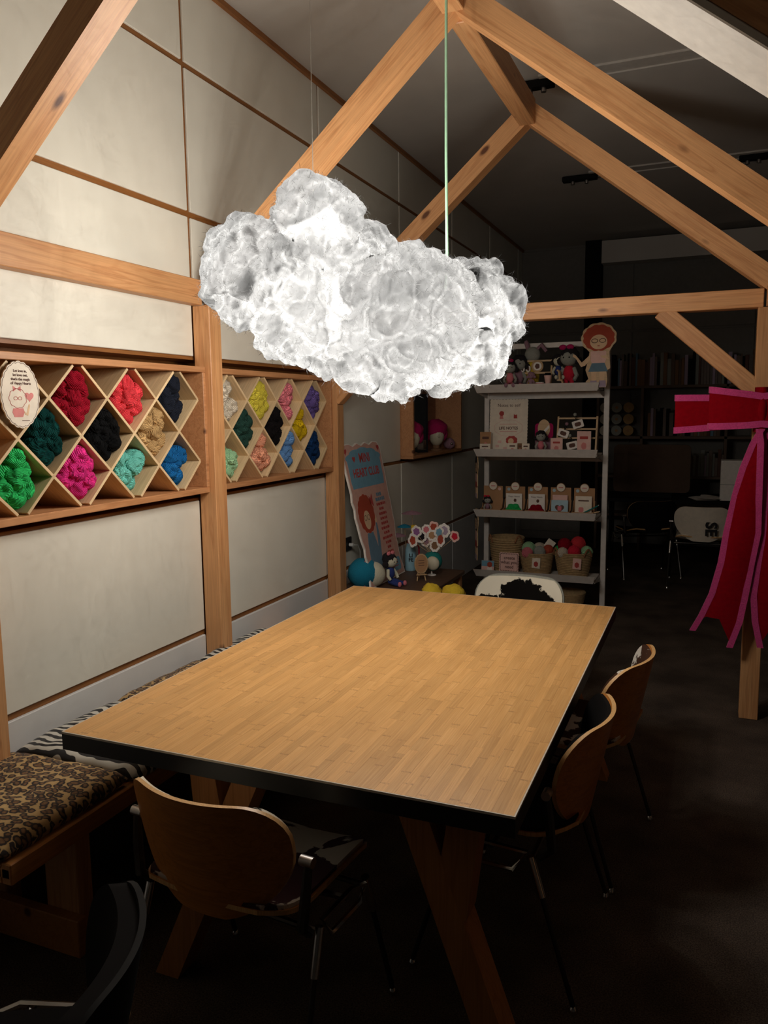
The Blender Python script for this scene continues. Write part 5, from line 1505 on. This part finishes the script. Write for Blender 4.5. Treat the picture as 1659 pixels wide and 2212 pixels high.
MB().lathe([(0.032, 0), (0.030, 0.004), (0.006, 0.008), (0.005, 0.03)], 18).build('foot', 'paper_white', gl, smooth=True)
MB().ball((0, 0.02, 0.095), (0.068, 0.06, 0.068), 22, 14).build('globe', 'plush_teal', gl, smooth=2)
MB().ball((0.018, -0.030, 0.088), (0.048, 0.026, 0.048), 20, 12).build('face', 'mannequin', gl, smooth=2)
MB().ball((-0.066, -0.01, 0.115), 0.018, 10, 8).build('knob', 'alu', gl, smooth=2)
qs = random.Random(21)
STK = [('paper_white', 'hair_red'), ('paper_white', 'plush_purple'), ('paper_white', 'hair_black'), ('paper_white', 'plush_pink'), ('paper_pink', 'hair_red'), ('paper_white', 'sign_blue'), ('paper_white', 'boot_lilac'), ('paper_white', 'kraft'), ('paper_pink', 'print_red'), ('paper_white', 'plush_mauve'), ('paper_white', 'hair_red'), ('paper_white', 'kraft_dark'), ('paper_pink', 'plush_red')]
pos_words = ['far left low', 'left upper', 'left inner', 'upper left', 'top centre', 'upper right', 'right upper', 'centre', 'lower centre', 'lower left', 'lower right', 'low front red', 'far right drooping']
SPOT = [(-0.13, 0.215), (-0.105, 0.275), (-0.075, 0.24), (-0.04, 0.285), (0.01, 0.305), (0.05, 0.275), (0.085, 0.285), (0.0, 0.25), (0.015, 0.215), (-0.045, 0.205), (0.06, 0.225), (0.02, 0.18), (0.155, 0.245)]
for k, ((bm_, pm), (dx, dz)) in enumerate(zip(STK, SPOT)):
    o = thing('sticker_pick', f'paper sticker on a thin stick, {pos_words[k]} of the fan over the globe', 'sticker', (-1.735, 5.03, ZL), math.radians(12), group='sticker picks above the globe')
    w = qs.uniform(0.026, 0.036); h = qs.uniform(0.034, 0.046)
    yy = -0.02 + 0.008 * (k % 5)
    tl = qs.uniform(-.25, .25)
    pk = MB().tube([(dx * 0.18, 0.0, 0.155), (dx, yy, dz + 0.02)], 0.0012, 5).build('stick', 'craft_wood', o)
    cut = [(dx + p[0] * math.cos(tl) - p[1] * math.sin(tl), dz + 0.025 + p[0] * math.sin(tl) + p[1] * math.cos(tl)) for p in ell(0, 0, w, h, 30, 5 + k % 4, 0.22)]
    inn = [(dx + (x - dx) * 0.62, dz + 0.025 + (q - dz - 0.025) * 0.62) for x, q in cut]
    st = flat('sticker', cut, bm_, o, yy, 0.0015)
    flat('print', inn, pm, st, yy - 0.0015, 0.0004)
for k, (x, y, zz, r, mt, lb) in enumerate(((-1.93, 5.16, 0.40, 0.075, 'plush_mauve', 'brown paper parasol pick, highest above the bottle'), (-2.02, 5.10, 0.245, 0.07, 'plush_mauve', 'dusky paper parasol pick left of the bottle'), (-1.99, 5.17, 0.30, 0.055, 'plush_blue', 'blue paper parasol pick above the bottle'))):
    o = thing('parasol_pick', lb, 'paper parasol', (x, y, ZL), rot=(0, 0.0, 0), group='paper parasols in the corner')
    MB().tube([(0.02, 0, 0.0), (0.0, 0, zz + 0.03)], 0.0015, 5).build('stick', 'craft_wood', o)
    m = MB(); m.lathe([(0.001, zz + 0.022), (r * 0.5, zz + 0.014), (r, zz)], 12); m.build('canopy', mt, o)
yc = thing('yellow_figure_pick', 'little yellow cup ornament above the bottle', 'ornament', (-1.90, 5.12, ZL))
MB().tube([(0, 0, 0), (0, 0, 0.26)], 0.002, 5).build('stick', 'craft_wood', yc)
MB().lathe([(0.014, 0.26), (0.021, 0.27), (0.022, 0.315), (0.018, 0.325)], 14).build('cup', 'plush_yellow', yc, smooth=True)
flat('heart', ht(0.005, 0.295, 0.0008), 'print_red', yc, -0.0215, 0.0008)
es = thing('mini_easel_sign', 'oval scalloped wooden sign on a tiny easel on the low table', 'sign', (-1.745, 4.83, ZL), math.radians(35))
for sx in (-1, 1):
    bar('easel_leg', (sx * 0.03, -0.012, 0), (sx * 0.012, 0.012, 0.10), 0.007, 0.007, 'craft_wood', es, upv=(1, 0, 0), bev=0.0008)
bar('easel_leg', (0, 0.055, 0), (0, 0.014, 0.10), 0.007, 0.007, 'craft_wood', es, upv=(1, 0, 0), bev=0.0008)
bar('ledge', (-0.035, -0.016, 0.042), (0.035, -0.016, 0.042), 0.012, 0.007, 'craft_wood', es, bev=0.0008)
flat('board', ell(0, 0.115, 0.046, 0.066, 64, 16, 0.04), 'craft_wood', es, -0.008, 0.005)
flat('inlay', ell(0, 0.115, 0.039, 0.058, 64, 16, 0.04), 'kraft', es, -0.013, 0.0008)
for k in range(3):
    flat('small_print', [(-0.02, 0.135 - k * 0.016), (0.02, 0.135 - k * 0.016), (0.02, 0.139 - k * 0.016), (-0.02, 0.139 - k * 0.016)], 'print_brown', es, -0.0138, 0.0004)
# stool behind the far chair with yellow crochet flowers
sl = thing('round_stool', 'low round stool behind the table carrying yellow crochet flowers', 'stool', (-1.45, 4.42, 0))
MB().lathe([(0.17, 0.43), (0.175, 0.44), (0.175, 0.458), (0.165, 0.463)], 26).build('seat', 'dark_wood', sl, smooth=True)
for k in range(3):
    a = 2 * PI * k / 3 + 0.4
    MB().tube([(0.10 * math.cos(a), 0.10 * math.sin(a), 0.43), (0.15 * math.cos(a), 0.15 * math.sin(a), 0.0)], 0.014, 8).build('leg', 'dark_wood', sl, smooth=True)
for k, (x, y, r, lb, pet) in enumerate(((-1.535, 4.43, 0.062, 'yellow crochet flower with purple petals on the stool', True), (-1.40, 4.45, 0.070, 'plain yellow crochet pompom nearest the cowhide chair', False))):
    o = thing('crochet_flower', lb, 'crochet flower', (x, y, 0.4635))
    MB().ball((0, 0, 0.055), (r, r, 0.055), 18, 12, wob=0.25, seed=k).build('centre', 'plush_yellow', o, smooth=2)
    if pet:
        for q in range(6):
            an = 2 * PI * q / 6
            MB().ball((0.06 * math.cos(an), 0.06 * math.sin(an), 0.022), (0.032, 0.032, 0.02), 10, 8).build('petal', 'plush_purple', o, smooth=2)
# wall socket with a white cable
so = thing('wall_socket', 'black double wall socket beside the poster', 'socket', (WX, 4.66, 0.745), PI / 2)
MB().box(-0.045, 0.045, -0.012, 0, -0.045, 0.045, b=0.003).build('plate', 'socket_black', so)
MB().lathe([(0.022, 0), (0.022, 0.003), (0.018, 0.001)], 16).build('outlet', 'black', so, (0, -0.012, 0), (PI / 2, 0, 0))
cbw = thing('white_cable', 'white power cable drooping from the black wall socket', 'cable', (WX, 4.66, 0.745), PI / 2)
MB().tube([(0.0, -0.0155, -0.005), (0.0, -0.045, -0.005)], 0.012, 10).build('plug', 'cable_white', cbw, smooth=True)
MB().tube([(0.0, -0.045, -0.005), (0.03, -0.06, -0.01), (0.06, -0.065, -0.05), (0.07, -0.06, -0.12), (0.065, -0.05, -0.20), (0.10, -0.05, -0.245)], 0.004, 8).build('cord', 'cable_white', cbw, smooth=True)

# ------------------------------------------------------------------ wall cabinet with wig heads
cb = thing('wall_cabinet', 'open pine wall cabinet with wig heads in the dim corner', 'cabinet', (0, 0, 0))
CY0, CY1 = 5.66, 6.93
MB().box(-2.345, -2.10, CY0, CY1, 1.245, 1.27, b=0.002).build('bottom_board', 'shelf_pine', cb)
MB().box(-2.345, -2.10, CY0, CY1, 1.825, 1.85, b=0.002).build('top_board', 'shelf_pine', cb)
MB().box(-2.345, -2.10, CY0, CY0 + 0.025, 1.27, 1.825, b=0.002).build('side_board', 'shelf_pine', cb)
MB().box(-2.345, -2.10, CY1 - 0.025, CY1, 1.27, 1.825, b=0.002).build('side_board', 'shelf_pine', cb)
MB().box(-2.35, -2.345, CY0, CY1, 1.245, 1.85).build('back_board', 'box_back', cb)
mi = thing('standing_mirror', 'tall dark framed mirror leaning inside the wall cabinet', 'mirror', (-2.24, 6.10, 1.2705), math.radians(50))
MB().box(-0.11, 0.11, -0.008, 0.008, 0, 0.48, b=0.002).build('frame', 'mirror_frame', mi)
MB().box(-0.09, 0.09, -0.0095, -0.0075, 0.02, 0.46).build('glass', 'mirror_glass', mi)
def wig_head(y, lb, x=-2.20, rz=0.6):
    o = thing('wig_head', lb, 'mannequin head', (x, y, 1.2705), rz)
    MB().lathe([(0.055, 0), (0.055, 0.012), (0.03, 0.02), (0.032, 0.06)], 16).build('neck_stand', 'kraft_dark', o, smooth=True)
    MB().ball((0, -0.008, 0.135), (0.068, 0.08, 0.095), 18, 14).ball((0, -0.085, 0.125), (0.012, 0.016, 0.016), 8, 6).build('head', 'mannequin', o, smooth=2)
    MB().ball((0, 0.012, 0.185), (0.098, 0.10, 0.085), 20, 14, wob=0.18, seed=y).ball((-0.07, 0.03, 0.14), (0.04, 0.06, 0.06), 12, 8).ball((0.07, 0.03, 0.14), (0.04, 0.06, 0.06), 12, 8).build('wig', 'plush_magenta', o, smooth=2)
wig_head(6.50, 'white mannequin head with a magenta wig right of the dark mirror')
wig_head(5.88, 'white mannequin head with a magenta wig left of the dark mirror')
o = thing('magenta_pouch', 'small magenta felt pouch beside the right wig head', 'pouch', (-2.15, 6.72, 1.2705))
MB().ball((0, 0, 0.05), (0.05, 0.04, 0.05), 14, 10, wob=0.2, seed=5).build('body', 'plush_mauve', o, smooth=2)
MB().ball((0.03, -0.03, 0.05), 0.012, 8, 6).build('button', 'alu', o, smooth=2)

# ------------------------------------------------------------------ the dark back of the room
bc = thing('bookcase', 'long dark bookcase along the back wall', 'bookcase', (0, 0, 0))
for zz in (0.42, 0.86, 1.30, 1.86, 2.36):
    if zz < 2.3:
        MB().box(-1.2, 1.6, 9.28, 9.58, zz - 0.03, zz, b=0.002).build('shelf_board', 'shelf_brown', bc)
for x in (-1.2, -0.72, 0.15, 0.9, 1.6):
    MB().box(x - 0.015, x + 0.015, 9.28, 9.58, 0, 1.86 if x != -0.72 else 1.83, b=0.002).build('upright', 'shelf_brown', bc)
qb = random.Random(5)
bcol = ['black', 'plush_grey', 'dark_wood', 'cloth_blue', 'shelf_brown', 'kraft_dark', 'dark_wood', 'plush_grey', 'black', 'shelf_brown', 'print_brown', 'boot_lilac']
bword = {'black': 'black', 'plush_grey': 'pale grey', 'dark_wood': 'brown', 'cloth_blue': 'dull blue', 'shelf_brown': 'dark brown', 'kraft_dark': 'tan', 'print_brown': 'maroon brown', 'boot_lilac': 'pale lilac'}
BM = {}
def book_mesh(mt):
    if mt not in BM:
        m = MB()
        m.box(-0.5, 0.5, 0.0, 0.04, 0, 1); m.box(-0.5, -0.42, 0.0, 1, 0, 1); m.box(0.42, 0.5, 0.0, 1, 0, 1)
        m.box(-0.42, 0.42, 0.04, 0.97, 0.02, 0.97, mi=1)
        BM[mt] = m.mesh('book', [mt, 'paper_white'])
    return BM[mt]
def ordinal(n):
    ones = ['', 'first', 'second', 'third', 'fourth', 'fifth', 'sixth', 'seventh', 'eighth', 'ninth', 'tenth', 'eleventh', 'twelfth', 'thirteenth', 'fourteenth', 'fifteenth', 'sixteenth', 'seventeenth', 'eighteenth', 'nineteenth']
    tens = ['', '', 'twent', 'thirt', 'fort', 'fift', 'sixt', 'sevent']
    if n < 20: return ones[n]
    return tens[n // 10] + ('ieth' if n % 10 == 0 else 'y-' + ones[n % 10])
def books(x0, x1, zz, hmin, hmax, row):
    x = x0; k = 0
    while x < x1:
        w = qb.uniform(0.016, 0.042); h = qb.uniform(hmin, hmax); mt = bcol[qb.randrange(len(bcol))]
        o = put('book', book_mesh(mt), None, (x + w / 2, 9.30 + qb.uniform(0, 0.03), zz + 0.0005), (0, 0, 0), (w, 0.19, h))
        tag(o, f'{bword[mt]} book, {ordinal(k + 1)} from the left, {row} of the dark bookcase', 'book', f'books on the {row}')
        x += w + 0.001; k += 1
books(-1.10, 0.42, 1.86, 0.26, 0.36, 'top board')
books(-0.66, 0.10, 1.30, 0.24, 0.34, 'upper shelf')
books(-0.25, 0.12, 0.86, 0.20, 0.30, 'lower shelf')
for k in range(9):
    o = thing('yarn_cone', f"pale yarn cone in the dark bookcase, {['lowest', 'middle', 'highest'][k // 3]} row, {['left', 'centre', 'right'][k % 3]}", 'yarn cone', (-1.13 + (k % 3) * 0.13, 9.33, 1.301 + (k // 3) * 0.13), group='yarn cones in the bookcase')
    MB().tube([(0, 0.02, 0.06), (0, 0.16, 0.06)], [0.058, 0.05], 14).build('yarn', ['yarn_cream', 'plush_grey', 'yarn_beige'][k % 3], o, smooth=True)
    MB().tube([(0, 0.012, 0.06), (0, 0.02, 0.06)], 0.016, 10).build('core', 'kraft', o, smooth=True)

dk = thing('dark_desk', 'long black desk in the dark back of the room', 'desk', (-0.25, 8.35, 0))
MB().box(-0.75, 1.4, -0.35, 0.35, 0.70, 0.735, b=0.003).build('desktop', 'black', dk)
for x in (-0.70, 1.35):
    for y in (-0.3, 0.3):
        MB().box(x - 0.025, x + 0.025, y - 0.025, y + 0.025, 0, 0.70).build('leg', 'black', dk)
pb = thing('brown_screen_panel', 'large square brown panel standing on the black desk', 'panel', (-0.53, 8.2, 0.7355))
MB().prism(rrect(-0.36, 0.36, 0.05, 0.52, 0.05, 5), 0.03, -0.03).build('panel', 'screen_brown', pb)
MB().box(-0.2, 0.2, -0.08, 0.08, 0, 0.05, b=0.004).build('foot', 'black', pb)
wb = thing('white_file_box', 'white upright file box on the desk behind the bow', 'file box', (0.20, 8.15, 0.7355))
MB().box(-0.10, 0.10, -0.10, 0.10, 0, 0.38, b=0.003).build('case', 'paper_white', wb)
MB().box(-0.101, 0.101, -0.103, -0.1005, 0.15, 0.155).build('seam', 'plush_grey', wb)
MB().tube([(-0.08, -0.101, 0.36), (-0.08, -0.104, 0.36)], 0.008, 10).build('rivet', 'alu', wb)
for k, (x, rz, lb) in enumerate(((-0.05, 0.3, 'loose white paper sheet lying on the black desk'), (0.02, -0.1, 'second paper sheet lying half under the first on the desk'))):
    o = put('paper_sheet', MB().grid(lambda u, v: (-0.10 + 0.2 * u, -0.14 + 0.28 * v, 0.012 * math.sin(3 * u + k) * v), 6, 6).mesh('paper_sheet', 'paper_white', smooth=2), None, (x, 8.15, 0.738 + 0.014 * k), (0, 0, rz))
    tag(o, lb, 'paper')
fc = place(make_chair('stacking_chair', 'white printed chair with big black letters in the dark back room', None, 'paper', back_mt='paper', group=CH), -0.04, 7.62, 0)
text('SE', 0.13, 'print_black', fc, (0.07, -0.275, 0.56), rot=(PI / 2, PI / 2, 0), bold=0.004)
place(make_chair('stacking_chair', 'black chair with chrome legs in the dark back room left of the printed one', 'hide_black', 'hide_black', back_mt='black', group=CH), -0.56, 7.95, 25)
